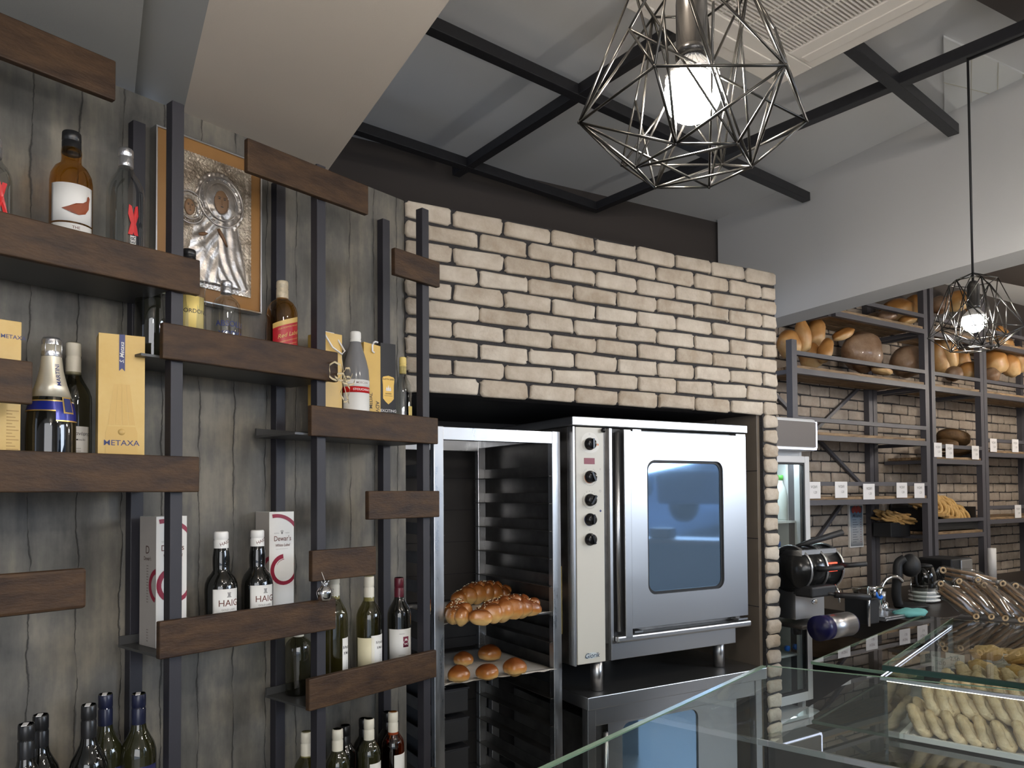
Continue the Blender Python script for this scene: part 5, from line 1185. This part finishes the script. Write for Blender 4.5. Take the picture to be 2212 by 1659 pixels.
for a in [
 (1862, 762, 100, 92, -8, M_loaf, 'huge round dark floured loaf on the long upper shelf'),
 (1958, 783, 62, 76, 5, M_loaf, 'smaller round dark loaf right of the huge one'),
 (1761, 720, 36, 72, -12, M_loafr, 'golden baguette standing upright left on the long upper shelf', .20),
 (1735, 728, 30, 80, 12, M_loafr, 'golden loaf leaning behind the left shelf post', .16),
 (1782, 758, 22, 66, -62+40, M_loafr, 'thin baguette leaning against the huge dark loaf, its tip pale', .10, .05),
 (1822, 722, 66, 24, 22, M_loafr, 'curved baguette lying on top of the huge dark loaf', .16, .05),
 (1905, 800, 58, 20, -8, M_loafr, 'baguette end poking out below the huge dark loaf', .06, .05),
 (1753, 770, 46, 60, 20, M_loafr, 'golden loaf at the foot of the upright baguette', .22),
 (1704, 745, 44, 70, 20, M_loafr, 'golden loaf left of the shelf post, beside the pier', .2),
 (1940, 672, 84, 52, 14, M_loafr, 'wide golden loaf on the top shelf below the soffit', .2),
 (1980, 668, 46, 64, 28, M_loafr, 'pale-ended golden loaf at the right of the top shelf', .14),
 (1890, 690, 54, 30, 20, M_loaf, 'dark floured loaf in the shade on the top shelf', .24),
 (1915, 682, 46, 34, 20, M_loaf, 'floured loaf leaning on its neighbour on the top shelf', .14, .06),
 (1965, 690, 50, 26, 16, M_loafr, 'golden loaf low on the top shelf', .1, .06),
 (2030, 660, 36, 40, 0, M_loaf, 'dark loaf on the top shelf behind the small lamp', .15),
 (2070, 652, 46, 50, 10, M_loafr, 'reddish loaf on the top shelf behind the small lamp', .2),
 (2105, 665, 30, 34, 10, M_loafr, 'loaf on the top shelf right of the small lamp holder', .15),
 (2030, 770, 34, 96, 10, M_loafr, 'tall golden loaf leaning in the narrow bay', .2),
 (2052, 760, 34, 88, 25, M_loafr, 'golden baguette leaning right in the narrow bay', .14, .05),
 (2078, 782, 32, 60, 16, M_loafr, 'golden loaf right in the narrow bay', .2),
 (2092, 802, 40, 44, 0, M_loafr, 'small round loaf at the end of the narrow bay', .12),
 (2060, 808, 32, 34, 0, M_loaf, 'small brown loaf in the middle of the narrow bay', .08),
 (2150, 785, 42, 60, 20, M_loafr, 'golden loaf just right of the double post', .16),
 (2172, 752, 40, 100, 30, M_loafr, 'long golden baguette leaning steeply in the right bay', .2, .06),
 (2184, 792, 32, 52, 25, M_loafr, 'short golden loaf in the right bay', .1),
 (2204, 778, 26, 70, 28, M_loafr, 'golden baguette at the right edge of the picture', .16, .05),
 (2140, 812, 34, 36, 10, M_loaf, 'small brown loaf at the left of the right bay', .08)]:
    loaf(*a[:7], v=a[7] if len(a) > 7 else .17, dp=a[8] if len(a) > 8 else None, group=G1)
M_rye = mat('dark_rye_crust', (.16, .085, .03), .7, noise=.5, nscale=20, bump=.3, bscale=80)
for a in [(2058, 946, 76, 36, -14, M_rye, 'long dark rye loaf lying on top in the narrow bay', .2), (2040, 962, 50, 26, 0, M_rye, 'dark rye loaf underneath the long one', .14), (2070, 975, 40, 22, 0, M_rye, 'pale-cut rye loaf at the back of the narrow bay', .2), (2090, 977, 34, 22, 0, mat('seedy_black_crust', (.05, .03, .035), .6), 'blackish loaf behind the price cards', .22)]:
    loaf(*a[:7], v=a[7], group='rye loaves in the narrow bay')
# dark bin full of sesame rings and sticks
p, k = spx(2000, 1130, .05); bx = WW.P(4.70, .02, 1.205)
t = thing('bread_bin', 'black plastic bin holding sesame rings and sticks on the narrow bay shelf', 'bin', WW.P(5.28, .03, 1.205), WW.rot)
mb = MB(); w, d, h = .59, .32, .10
mb.box(0, w, 0, d, 0, .008); mb.box(0, w, 0, .01, .008, h*.6); mb.box(0, w, d-.01, d, .008, h+.10); mb.box(0, .01, .01, d-.01, .008, h+.06); mb.box(w-.01, w, .01, d-.01, .008, h+.06)
mb.build('bin_body', M_black, parent=t, bevel=.003)
rnd = random.Random(5)
ringm = MB(); ringm.tube([(.040*cos(2*pi*i/18), 0, .048*sin(2*pi*i/18)) for i in range(18)], .0125, 8, closed=True); ring0 = ringm.build('sesame_ring', M_bagel)
stm = MB(); stm.tube([(-.10+.02*i, .004*sin(i), .004*cos(i*1.3)) for i in range(11)], [.006]+[.010]*9+[.006], 8); st0 = stm.build('sesame_stick', M_stick)
st0.data.materials[0] = mat('toasted_sesame', (.46, .27, .09), .6, noise=.4, nscale=40, bump=.3, bscale=200)
fr_ = True
for k in range(26):
    o = ring0 if k == 0 else ring0.copy()
    if k: COL.objects.link(o)
    i = k % 9; j = k//9; o.location = WW.P(5.45+i*.044+.02*j, .10+.035*j+rnd.uniform(-.01, .01), 1.205+.190-.010*i+.05*j*.6+rnd.uniform(-.01, .01)-.03)
    o.rotation_euler = (-.40, rnd.uniform(-.2, .2), WW.rot-.45+rnd.uniform(-.25, .25))
    tag(o, 'golden sesame ring standing in the row inside the black bin', 'bread ring', 'sesame rings in the bin')
for k in range(34):
    o = st0 if k == 0 else st0.copy()
    if k: COL.objects.link(o)
    i = k % 12; j = k//12; o.location = WW.P(5.33+i*.030, .11+.05*j, 1.205+.130+.040*j-.004*i)
    o.rotation_euler = (0, .35+rnd.uniform(-.1, .1), WW.rot-.9+rnd.uniform(-.25, .25))
    tag(o, 'brown sesame breadstick lying in the black bin', 'breadstick', 'sesame sticks in the bin')
# second bin lying askew behind, seen through the long bay
t = thing('bread_bin', 'black bin of breadsticks poking into the long bay between the posts', 'bin', WW.P(4.985, .17, 1.165), WW.rot+.0)
mb = MB(); mb.box(0, .24, 0, .13, 0, .10); mb.build('bin_body', M_black, parent=t, bevel=.004)
for k in range(22):
    o = st0.copy(); COL.objects.link(o); o.location = WW.P(5.03+(k % 11)*.016, .19+.05*(k//11), 1.275+.010*(k % 4)+.001*k); o.rotation_euler = (0, .25+rnd.uniform(-.2, .2), WW.rot-.5+rnd.uniform(-.5, .5))
    tag(o, 'brown breadstick heaped on the askew black bin behind the long bay', 'breadstick', 'breadsticks on the askew bin')

# ================================================================= COFFEE COUNTER BELOW THE BREAD SHELVES
CZ = .80
t = thing('coffee_counter', 'dark-topped counter with wooden front under the bread shelves', 'counter', WW.P(3.5, -.62, 0), WW.rot)
mb = MB(); mb.box(.42, 3.9, 0, .90, CZ-.14, CZ); mb.build('worktop', mat('dark_worktop', (.035, .027, .022), .35), parent=t, bevel=.004)
mb = MB(); mb.box(.44, 3.88, .06, .88, 0, CZ-.30); mb.build('painted_shade_base', M_black, parent=t); mb = MB(); mb.box(.44, 3.88, .03, .88, CZ-.30, CZ-.14); mb.build('counter_front', mat('tan_laminate', (.10, .07, .045), .5, noise=.3, nscale=6, stretch=(1, 1, 8)), parent=t)  # lower part coloured black to stand for the unlit area below
def onc(x, y, v=None, z=CZ): return hz(z, x, y)
# espresso machine
E0 = hz(CZ, 1812, 1368); EM = thing('espresso_machine', 'black and steel two-group espresso machine with red lit symbols', 'coffee machine', E0-WW.d*.05, WW.rot)
K_ = E0.y/FPX
def ez(y): return (E0.y/FPX)*(1368-y)
mb = MB(); mb.tube([(-.165, .12, ez(1230)), (.115, .12, ez(1230))], .112, 32); mb.v = [(x, y, (z-ez(1235))*.95+ez(1235)) for x, y, z in mb.v]; mb.build('drum_housing', mat('machine_black', (.018, .018, .018), .18, metal=.3), parent=EM)
mb = MB()
for x in (-.14, -.02, .105):
    vs = [(x, .12+.116*cos(a), ez(1230)+.111*sin(a)) for a in [pi*.30+pi*1.0*k/20 for k in range(21)]]; mb.tube(vs, .006, 8)
mb.box(-.165, .10, .04, .25, ez(1195)-.01, ez(1192)+.01); mb.build('chrome_band', M_steel, parent=EM)
mb = MB(); mb.box(-.165, .02, -.012, .10, ez(1272)-.03, ez(1262)); mb.build('group_head', M_black, parent=EM, bevel=.01)
mb = MB(); mb.box(-.165, .055, .08, .25, ez(1335), ez(1272)); mb.build('back_panel', M_steel, parent=EM)
mb = MB(); mb.box(-.165, .14, .04, .30, .03, ez(1345)); mb.build('lower_body', M_steeld, parent=EM, bevel=.008)
mb = MB(); mb.tube([(-.165, -.06, ez(1343)), (.035, -.06, ez(1343))], .056, 32); mb.build('drip_tray_roll', M_steel, parent=EM)
for a_, b2_, r_ in ((-.195, -.135, .0575), (.035, .046, .053)): mb = MB(); mb.tube([(a_, -.06, ez(1343)), (b2_, -.06, ez(1343))], r_, 32); mb.build('roll_end_cap', M_navy, parent=EM)
for x, y, z in ((-.07, -.03, 1225), (.115, -.03, 1222)):
    mb = MB(); mb.tube([(x-.05, y+.02, ez(z)), (x-.045, y-.02, ez(z)+.002), (x+.04, y-.05, ez(z)+.006)], [.014, .012, .012], 12); mb.build('steam_knob', M_black, parent=EM)
mb = MB(); mb.tube([(-.02, -.03, ez(1282)), (.06, -.08, ez(1283)-.004), (.12, -.12, ez(1284)-.008)], [.014, .013, .015], 12); mb.tube([(-.05, 0, ez(1278)), (-.02, -.03, ez(1282))], .008, 8); mb.build('portafilter', M_black, parent=EM)
mb = MB(); mb.blob((-.02, .078, ez(1302)), (.022, .004, .012), 16, 10); mb.build('oval_badge', M_chrome, parent=EM)
mb = MB(); mb.tube([(-.10, .12, ez(1195)+.03), (-.04, .08, ez(1192)+.045), (.12, .02, ez(1180)+.06)], [.008, .014, .016], 12); mb.build('lever_handle', M_black, parent=EM)
mb = MB()
for r in range(3):
    for c in range(5-r % 2): mb.box(-.02+c*.013-.04, -.02+c*.013-.031, .006-.004, .012, ez(1218)-r*.018, ez(1218)-r*.018+.006)
mb.v = [(x+.045, y-.004, z) for x, y, z in mb.v]; mb.build('lit_symbols', mat('red_led', (.8, .05, .03), .4, emit=(1, .08, .04), es=2.0), parent=EM)
mb = MB(); mb.tube([(.02, -.005, ez(1262)), (.028, -.02, ez(1280)), (.03, -.02, ez(1300))], .005, 8); mb.build('steam_wand', M_chrome, parent=EM)
for x in (-.13, .08): mb = MB(); mb.tube([(x, .1, 0), (x, .1, .04)], .02, 12); mb.build('foot', M_black, parent=EM)
# grinder
q = hz(CZ, 1868, 1345); GR = thing('coffee_grinder', 'black coffee grinder with a hopper of beans beside the espresso machine', 'grinder', q, WW.rot)
k = q.y/FPX
mb = MB(); mb.box(-.052, .052, -.05, .08, 0, k*(1345-1290)); mb.build('grinder_body', M_black, parent=GR, bevel=.006)
mb = MB(); mb.lathe([(.046, k*56), (.058, k*72), (.060, k*74)], 24); mb.build('bean_hopper', M_smoke, parent=GR)
mb = MB(); mb.blob((0, 0, k*66), (.045, .045, .016), 16, 8, fn=lambda p: 1+.1*sin(20*p.x)*sin(20*p.y)); mb.build('coffee_beans', mat('coffee_bean', (.05, .025, .015), .4), parent=GR)
# water tap with blue hose on a stand
q = hz(CZ, 1858, 1350); t = thing('steam_pitcher_rinser', 'chrome water valve with a short blue hose on an upright pipe', 'valve', q, WW.rot); k = q.y/FPX
mb = MB(); mb.tube([(0, -.05, 0), (0, -.05, k*82)], .006, 8); mb.tube([(0, -.05, k*80), (.11, -.05, k*80)], .010, 10); mb.tube([(.05, -.05, k*80), (.05, -.05, k*64)], .008, 10); mb.build('valve_body', M_chrome, parent=t)
mb = MB(); mb.tube([(.06, -.05, k*70), (.075, -.05, k*60), (.10, -.05, k*56), (.115, -.05, k*60)], .008, 8); mb.build('blue_hose', M_blue, parent=t)
# sink and faucet
q = hz(CZ, 1906, 1330); t = thing('sink', 'stainless steel sink basin in the dark worktop', 'sink', q, WW.rot)
mb = MB(); mb.box(-.16, .16, -.12, .12, 0, .010); mb.box(-.17, -.13, -.12, .12, .010, .022); mb.box(.13, .17, -.12, .12, .010, .022); mb.box(-.13, .13, .09, .12, .010, .022); mb.box(-.13, .13, -.12, -.09, .010, .022); mb.build('basin', M_steel, parent=t, bevel=.003)
q = hz(CZ, 1904, 1322); t = thing('faucet', 'chrome swan-neck faucet over the sink', 'faucet', q+Vector((0, 0, .0)), WW.rot); k = q.y/FPX
pts = [(0, 0, 0), (-.012, 0, k*30), (-.005, 0, k*48), (.03, 0, k*64), (.075, -.01, k*73), (.13, -.02, k*72), (.165, -.03, k*62)]
def smoothp(P, n=5):
    out = []
    for i in range(len(P)-1):
        a, b, c, d = [Vector(P[max(0, min(len(P)-1, j))]) for j in (i-1, i, i+1, i+2)]
        for s in range(n):
            u = s/n; out.append(.5*((2*b)+(c-a)*u+(2*a-5*b+4*c-d)*u*u+(3*b-a-3*c+d)*u**3))
    return out+[Vector(P[-1])]
mb = MB(); mb.tube(smoothp(pts), .0115, 14); mb.build('spout', M_chrome, parent=t)
mb = MB(); mb.tube([(.03, .0, 0), (.035, 0, k*18), (.06, 0, k*10)], [.024, .020, .012], 14); mb.build('mixer_lever', M_chrome, parent=t)
mb = MB(); mb.tube([(.045, .02, k*22), (.05, .02, k*42)], .017, 12); mb.build('valve_cup', M_steel, parent=t)
# black stand mixer
q = hz(CZ, 1965, 1312); t = thing('drink_mixer', 'black drink mixer with a rounded head on a curved stand', 'mixer', q, WW.rot); k = q.y/FPX
mb = MB(); mb.tube(smoothp([(-.06, .03, .01), (-.085, .03, k*30), (-.085, .02, k*70), (-.075, .02, k*95), (-.045, .0, k*105)]), [.026]*21, 14); mb.build('mixer_column', M_black, parent=t)
mb = MB(); mb.blob((.0, -.01, k*88), (.058, .055, .075), 20, 14, fn=lambda p: 1-.25*max(0, -p.z-.3)); mb.build('mixer_head', M_black, parent=t)
mb = MB(); mb.blob((.02, 0, .012), (.12, .09, .012), 20, 8); mb.build('mixer_base', M_black, parent=t)
mb = MB(); mb.tube([(0, -.01, k*62), (0, -.01, k*30)], .003, 6); mb.build('spindle', M_chrome, parent=t)
q2 = q+WW.d*.055-WW.n*.03; t = thing('plastic_cup', 'clear plastic cup standing under the black drink mixer', 'cup', q2+Vector((0, 0, .026)), WW.rot)
mb = MB(); mb.lathe([(.030, 0), (.046, k*37), (.048, k*38)], 24); mb.build('cup_wall', M_pane, parent=t)
# kettle, coffee maker, plates
q = hz(CZ, 1997, 1300); t = thing('electric_kettle', 'black glass kettle seen left of the double post', 'kettle', q+Vector((0, 0, .075)), WW.rot); k = q.y/FPX
mb = MB(); mb.lathe([(.06, 0), (.072, .02), (.070, .09), (.058, k*48), (.05, k*50)], 28); mb.build('kettle_body', M_dark, parent=t)
mb = MB(); mb.lathe([(.052, k*50), (.045, k*54), (.01, k*56)], 24); mb.build('kettle_lid', M_black, parent=t)
mb = MB(); mb.tube(smoothp([(-.05, 0, k*48), (-.085, 0, k*44), (-.09, 0, k*20), (-.07, 0, .03)]), .009, 8); mb.build('handle', M_black, parent=t)
for i in range(3):
    mb = MB(); mb.lathe([(.05, 0), (.088, .012), (.088, .018)], 28); o = mb.build('white_plate', M_white, loc=q+Vector((0, 0, .001+i*.024))); tag(o, ('white plate at the bottom of the stack under the kettle', 'white plate in the middle of the stack under the kettle', 'white plate on top of the stack under the kettle')[i], 'plate', 'plates under the kettle')
q = hz(CZ, 2056, 1292); t = thing('coffee_maker', 'black and steel filter coffee maker with glass jug', 'coffee maker', q, WW.rot); k = q.y/FPX
mb = MB(); mb.box(-.13, -.04, -.02, .14, 0, k*85); mb.box(-.13, .12, -.09, .14, 0, k*8+.0); mb.box(-.04, .12, .06, .14, k*8, k*45); mb.box(-.13, .12, -.07, .14, k*45, k*87); mb.build('maker_body', M_black, parent=t, bevel=.008)
mb = MB(); mb.box(-.035, .10, -.082, -.068, k*45, k*84); mb.build('steel_front', M_steel, parent=t, bevel=.004)
mb = MB(); mb.blob((.035, -.02, k*8+.055), (.062, .062, .060), 24, 14); jg = mb.build('glass_jug', M_dark, parent=t)
mb = MB(); mb.tube(smoothp([(.06, -.07, k*8+.095), (.085, -.09, k*8+.08), (.08, -.09, k*8+.04)]), .007, 8); mb.build('jug_handle', M_black, parent=jg)
p = hz(CZ, 1962, 1332); mb = MB(); mb.blob((0, 0, .02), (.12, .07, .022), 20, 8, fn=lambda p: 1+.18*sin(6*p.x+2)*sin(5*p.y)); tag(mb.build('teal_cloth', M_teal, loc=p+WW.d*.03, rotz=WW.rot), 'crumpled teal cloth on the worktop by the sink', 'cloth')
p, k = spx(2144, 1272, -.1); mb = MB(); mb.tube([(0, 0, 0), (0, 0, .22)], .028, 14); tag(mb.build('paper_roll', M_card, loc=Vector((p.x, p.y, CZ+.001+.05))), 'narrow white paper roll standing by the right shelf post', 'paper roll')

# ================================================================= DISPLAY COUNTER IN FRONT
def cf(u, D, z): return CF.d*u + CF.n*D + Vector((0, 0, z))
DCO = cf(-.626, 0, 0)
DC = thing('display_counter', 'glass bakery display counter with thick green-edged top glass', 'display counter', cf(-.626, 1.60, 0), CF.rot)
def dc(name, m, x0, x1, d0, d1, z0, z1, bevel=0):
    mb = MB(); mb.box(x0+.626, x1+.626, d0-1.60, d1-1.60, z0, z1); return mb.build(name, m, parent=DC, bevel=bevel)
GT = 1.11
dc('side_glass', M_pane, -.632, -.622, .55, 1.575, .45, GT)
mb = MB(); mb.box(-.006, .004, .55-1.6, 1.575-1.6, GT, GT+.0022); mb.build('glass_edge', M_edge, parent=DC)
# front glass, slightly out of square as photographed
fa, fb = hz(1.10, 1657, 1440), hz(1.10, 2212, 1494); fd = (fb-fa).normalized()
loc_ = lambda P: (Vector((P-DC.location).dot(CF.d) if 0 else (P-Vector(DC.location)).dot(CF.d)), )
def tol(P): q = P-Vector(DC.location); return Vector((q.dot(CF.d), q.dot(CF.n), q.z))
a, b_ = tol(fa), tol(fa+fd*1.6); e = Vector((0, .008, 0))
mb = MB(); vs = [a, b_, b_+e, a+e]; vs = [Vector((p.x, p.y, .45)) for p in vs]+[Vector((p.x, p.y, 1.10)) for p in vs]
mb.add(vs, [(0, 1, 5, 4), (2, 3, 7, 6), (1, 2, 6, 5), (3, 0, 4, 7), (0, 3, 2, 1)]); mb.build('front_glass', M_pane, parent=DC)
mb = MB(); mb.bar(Vector((a.x, a.y+.004, 1.101)), Vector((b_.x, b_.y+.004, 1.101)), .006, .0014); mb.build('glass_edge', M_edge, parent=DC)
# top glass sheets
mb = MB(); p0, p1 = tol(hz(1.01, 1753, 1429)), tol(hz(1.01, 1990, 1330)); xr = -.437+.626
mb.add([(p0.x, p0.y, z) for z in (1.004, 1.010)]+[(xr, p0.y, z) for z in (1.004, 1.010)]+[(xr, p1.y, z) for z in (1.004, 1.010)]+[(p1.x, p1.y, z) for z in (1.004, 1.010)], [(1, 3, 5, 7), (6, 4, 2, 0), (0, 2, 3, 1), (4, 6, 7, 5), (6, 0, 1, 7), (2, 4, 5, 3)])
mb.build('lower_top_glass', M_pane2, parent=DC)
mb = MB(); mb.box(p0.x+.01, xr, 2.5-1.6, p1.y, .0, .80); mb.build('low_section_base', M_black, parent=DC)
mb = MB(); mb.box(p0.x, xr, p0.y-.004, p0.y, 1.003, 1.011); mb.bar(Vector((p0.x, p0.y, 1.007)), Vector((p1.x, p1.y, 1.007)), .004, .006); mb.build('low_glass_edge', M_edge, parent=DC)
dc('added_dark_panel', M_black, -.67, 1.4, 1.70, 2.46, .80, .90)  # added black panel, keeps the view below the glass shelf dark
dc('top_glass', M_pane2, -.431, 1.4, 1.737, 2.495, 1.102, 1.112)
dc('top_glass_front_edge', M_panethick, -.433, 1.4, 1.730, 1.737, 1.101, 1.1125)
dc('top_glass_side_edge', M_edge, -.4335, -.431, 1.737, 2.495, 1.102, 1.1125)
dc('frame_light', M_led, -.4285, -.4265, 1.70, 2.45, 1.0945, 1.0960)
dc('rear_frame_bar', M_steel, -.436, -.424, 2.44, 2.452, .50, 1.10)
dc('inner_side_glass', M_pane, -.427, -.421, 1.72, 2.44, .75, 1.092)
dc('front_top_rail', M_steel, -.43, 1.4, 1.70, 1.708, 1.088, 1.094)
dc('rear_shelf', M_black, -.433, 1.5, 2.50, 2.98, 1.06, 1.108, bevel=.002)
dc('rear_wall', M_black, -.40, 1.5, 2.55, 2.90, .0, 1.06)
dc('tray_shelf', M_pane2, -.675, 1.4, 1.66, 2.44, .918, .926)
dc('lower_glass_shelf', M_pane, -.60, 1.4, 1.66, 2.44, .660, .668)
dc('led_strip', M_led6, -.42, 1.4, 1.712, 1.718, 1.084, 1.087)
dc('shelf_rail', M_steel, -.675, 1.4, 1.653, 1.66, .916, .928)
dc('counter_base', M_bmet, -.60, 1.5, 1.72, 2.42, 0, .46, bevel=.004)
dc('base_side', M_bmet, -.66, -.60, .5, 1.6, 0, .40)
# price cards in the counter
for i, (x, y, z) in enumerate(((2033, 1437, .99), (2063, 1429, 1.0), (2120, 1420, 1.01), (2161, 1428, 1.01))):
    r = ray(x, y); p = CAM+r*(2.28/CF.n.dot(r)); t = thing('price_card', ('small price card leaning left in the glass counter', 'taller price card beside the leaning one in the counter', 'price card half behind breadstick bags in the counter', 'rightmost price card in the glass counter')[i], 'price card', p, CF.rot-.3, 'price cards in the glass counter')
    mb = MB(); mb.box(-.024, .024, 0, .001, -.020, .020); mb.build('card', M_card, parent=t)
    mb = MB(); mb.text('2,50', .015, 0, -.001, .006); mb.text('ΚΟΥΛΟΥΡΙΑ', .006, 0, -.001, -.009); mb.build('lettering', M_inkg, parent=t)
# cookie tray
TZ = .938; ct = hz(TZ, 1957, 1588)
c0 = (ct.dot(CF.d), ct.dot(CF.n))
t = thing('cookie_tray', 'white serving tray carrying the pile of pale twisted cookies', 'tray', cf(c0[0], c0[1], TZ-.008), CF.rot)
mb = MB(); mb.box(0, .95, 0, .52, 0, .004); mb.box(-.004, .95, -.008, 0, 0, .012); mb.box(-.012, 0, -.008, .52, 0, .012); mb.build('tray_body', M_card, parent=t, bevel=.001)
mb = MB()
for k in range(260): mb.blob((rnd.uniform(.01, .9), rnd.uniform(0, .05), .005), (.0022, .0018, .001), 5, 4)
tag(mb.build('sugar_crumbs', M_card, loc=cf(c0[0], c0[1], TZ-.006), rotz=CF.rot), 'white sugar crumbs scattered along the cookie tray front', 'crumbs', kind='stuff')
def twist(n=26):
    mb = MB(); P_ = []
    for i in range(n):
        a = 2*pi*i/n; P_.append((.0105*cos(a)*1.0, .003*sin(2*a), .027*sin(a)))
    mb.tube(P_, [.0108+.0010*cos(7*2*pi*i/n) for i in range(n)], 10, closed=True); return mb
ck0 = twist().build('twisted_cookie', M_cookie); cks = [ck0]
def oval():
    mb = MB(); P_ = [(.020*cos(2*pi*i/20), .003*sin(4*pi*i/20), .029*sin(2*pi*i/20)) for i in range(20)]
    mb.tube(P_, .0125, 10, closed=True); return mb
first = True; nC = 0
rnd = random.Random(21)
for row, (dv, hz_, n, off, lab) in enumerate(((.030, .028, 21, .025, 'pale twisted cookie in the bottom front row of the pile'), (.085, .034, 20, .02, 'pale twisted cookie in the bottom second row of the pile'), (.060, .074, 19, .045, 'pale twisted cookie in the upper front row of the pile'), (.145, .045, 19, .04, 'pale twisted cookie in the third row of the pile'), (.120, .098, 17, .075, 'pale twisted cookie on the top of the pile'), (.20, .06, 18, .05, 'pale twisted cookie in the rear row of the pile'), (.185, .105, 16, .09, 'pale twisted cookie on the rear top of the pile'))):
    for i in range(n):
        o = ck0 if first else ck0.copy()
        if not first: COL.objects.link(o)
        first = False
        u = c0[0]+off+i*.031+rnd.uniform(-.005, .005)
        o.location = cf(u, c0[1]+dv+rnd.uniform(-.006, .006), TZ+hz_+rnd.uniform(-.003, .003))
        o.rotation_euler = (radians(-36+rnd.uniform(-7, 7)), radians(rnd.uniform(-10, 10)), CF.rot+radians(62+rnd.uniform(-12, 12)))
        s_ = rnd.uniform(.93, 1.1); o.scale = (s_, s_, s_); tag(o, lab, 'cookie', 'twisted cookies row %s' % 'one two three four five six seven'.split()[row])
# orange pastries behind the cookies
po = MB(); po.blob((0, 0, 0), (.046, .024, .020), 18, 10, fn=lambda p: 1+.08*sin(9*p.x)+.05*sin(8*p.z)); p0_ = po.build('oblong_pastry', M_pastry); first = True
pale = mat('powdered_pastry', (.80, .68, .47), .8, noise=.3, nscale=18, col2=(.66, .42, .14))
for k in range(40):
    o = p0_ if first else p0_.copy()
    if not first: COL.objects.link(o)
    first = False
    r, i = k//10, k % 10
    o.location = cf(c0[0]+.10+i*.078+rnd.uniform(-.012, .012)-.03*r*0, c0[1]+.27+.055*r, TZ+.025+.030*r+rnd.uniform(-.006, .01)); o.rotation_euler = (rnd.uniform(-.2, .2), rnd.uniform(-.3, .3), CF.rot+rnd.uniform(-.6, .6))
    tag(o, 'oblong orange pastry heaped behind the pale cookies', 'pastry', 'orange pastries behind the cookies')
    if (k*7) % 5 < 2:
        pass
# bread sticks heaped at the back under the top glass
bs0 = MB(); bs0.tube([(-.09+.02*i, .003*sin(i*1.7), .003*cos(i)) for i in range(10)], [.007]+[.0125]*8+[.007], 10); b0 = bs0.build('dusted_breadstick', mat('dusted_stick', (.56, .42, .22), .75, noise=.5, nscale=25, col2=(.34, .21, .09), bump=.3, bscale=160)); first = True
for k in range(36):
    o = b0 if first else b0.copy()
    if not first: COL.objects.link(o)
    first = False
    r, i = k//12, k % 12
    o.location = cf(-.28+i*.062+rnd.uniform(-.02, .02), 2.24+.06*r, .985+.026*r+rnd.uniform(0, .012)); o.rotation_euler = (0, rnd.uniform(-.15, .15), CF.rot+rnd.uniform(-.5, .5))
    tag(o, 'dusted breadstick heaped at the back of the glass counter', 'breadstick', 'breadsticks inside the counter')
# paper tray and pastry on the lowest shelf
q = hz(.670, 1716, 1668); t = thing('pastry_tray', 'pale wooden tray on the lowest glass shelf at the counter corner', 'tray', q-CF.d*.06, CF.rot)
mb = MB(); mb.box(0, .34, 0, .20, 0, .006); mb.box(0, .34, .19, .20, .006, .05); mb.build('tray_body', mat('pale_ply', (.42, .34, .25), .6), parent=t)
for k in range(5):
    o = p0_.copy(); COL.objects.link(o); o.location = q+CF.d*(.02+.052*k)+CF.n*(.06+.01*(k % 2))+Vector((0, 0, .03)); o.rotation_euler = (0, 0, CF.rot+1.2+.2*k)
    tag(o, 'golden pastry on the pale tray at the bottom corner', 'pastry', 'pastries on the low tray')
# bags of ring biscuits leaning on the black shelf
def bagged():
    t = thing('biscuit_bag', 'clear bag of brown breadsticks leaning in the row on the black shelf', 'bag', (0, 0, 0), 0, 'bags of breadsticks on the counter')
    mb = MB(); mb.blob((0, 0, .115), (.040, .016, .125), 14, 12, fn=lambda p: 1+.10*sin(7*p.z+3*p.x)+.05*sin(11*p.z)); mb.build('clear_bag', M_bag, parent=t)
    for x, m in ((-.018, M_stick), (.002, M_stick), (.020, M_stick)):
        mb = MB(); mb.tube([(x, .002, .012), (x+.001, 0, .10), (x-.001, .001, .205)], [.0062, .0072, .0062], 8); mb.build('breadstick', m, parent=t)
    for x, z in ((-.014, .010), (.012, .215)):
        mb = MB(); mb.tube([(x+.010*cos(2*pi*i/12), -.004, z+.010*sin(2*pi*i/12)) for i in range(12)], .004, 6, closed=True); mb.build('biscuit_ring', M_cookie, parent=t)
    mb = MB(); mb.tube([(-.02, 0, .225), (0, .002, .238), (.022, 0, .232)], [.003, .007, .002], 6); mb.build('twisted_end', M_bag, parent=t)
    return t
b0 = bagged(); Z0 = 1.112
spots = []
for k in range(26): spots.append((-.37+k*.036, 2.545+.012*(k % 2), radians(-50+rnd.uniform(-6, 6)), rnd.uniform(-.15, .15)))
for k, (u, D_, lean, yw) in enumerate(spots):
    o = b0 if k == 0 else copy_tree(b0)
    o.location = cf(u, D_, Z0+.008); o.rotation_euler = (radians(-14), lean, CF.rot+yw); o.scale = (.70, .70, .62)
for k, (u, D_, z, lean, yw, lab) in enumerate(((-.33, 2.60, Z0+.03, radians(-76), .1, 'clear bag of breadsticks lying flat at the left end of the row, lower one'), (-.34, 2.66, Z0+.085, radians(-80), -.1, 'clear bag of breadsticks lying flat at the left end, on top'))):
    o = copy_tree(b0); o.location = cf(u, D_, z); o.rotation_euler = (0, lean, CF.rot+yw); o['label'] = lab; del o['group']; o.scale = (.8, .8, .7)
# wire rack handle at the right
p = hz(1.112, 2150, 1330)
mb = MB(); mb.tube([cf(-.12, 2.86, 1.112), cf(-.12, 2.86, 1.30), cf(-.10, 2.86, 1.315), cf(.7, 2.86, 1.325)], .004, 8); tag(mb.build('wire_rack', M_bmet), 'thin black wire rack standing behind the breadstick bags', 'wire rack')
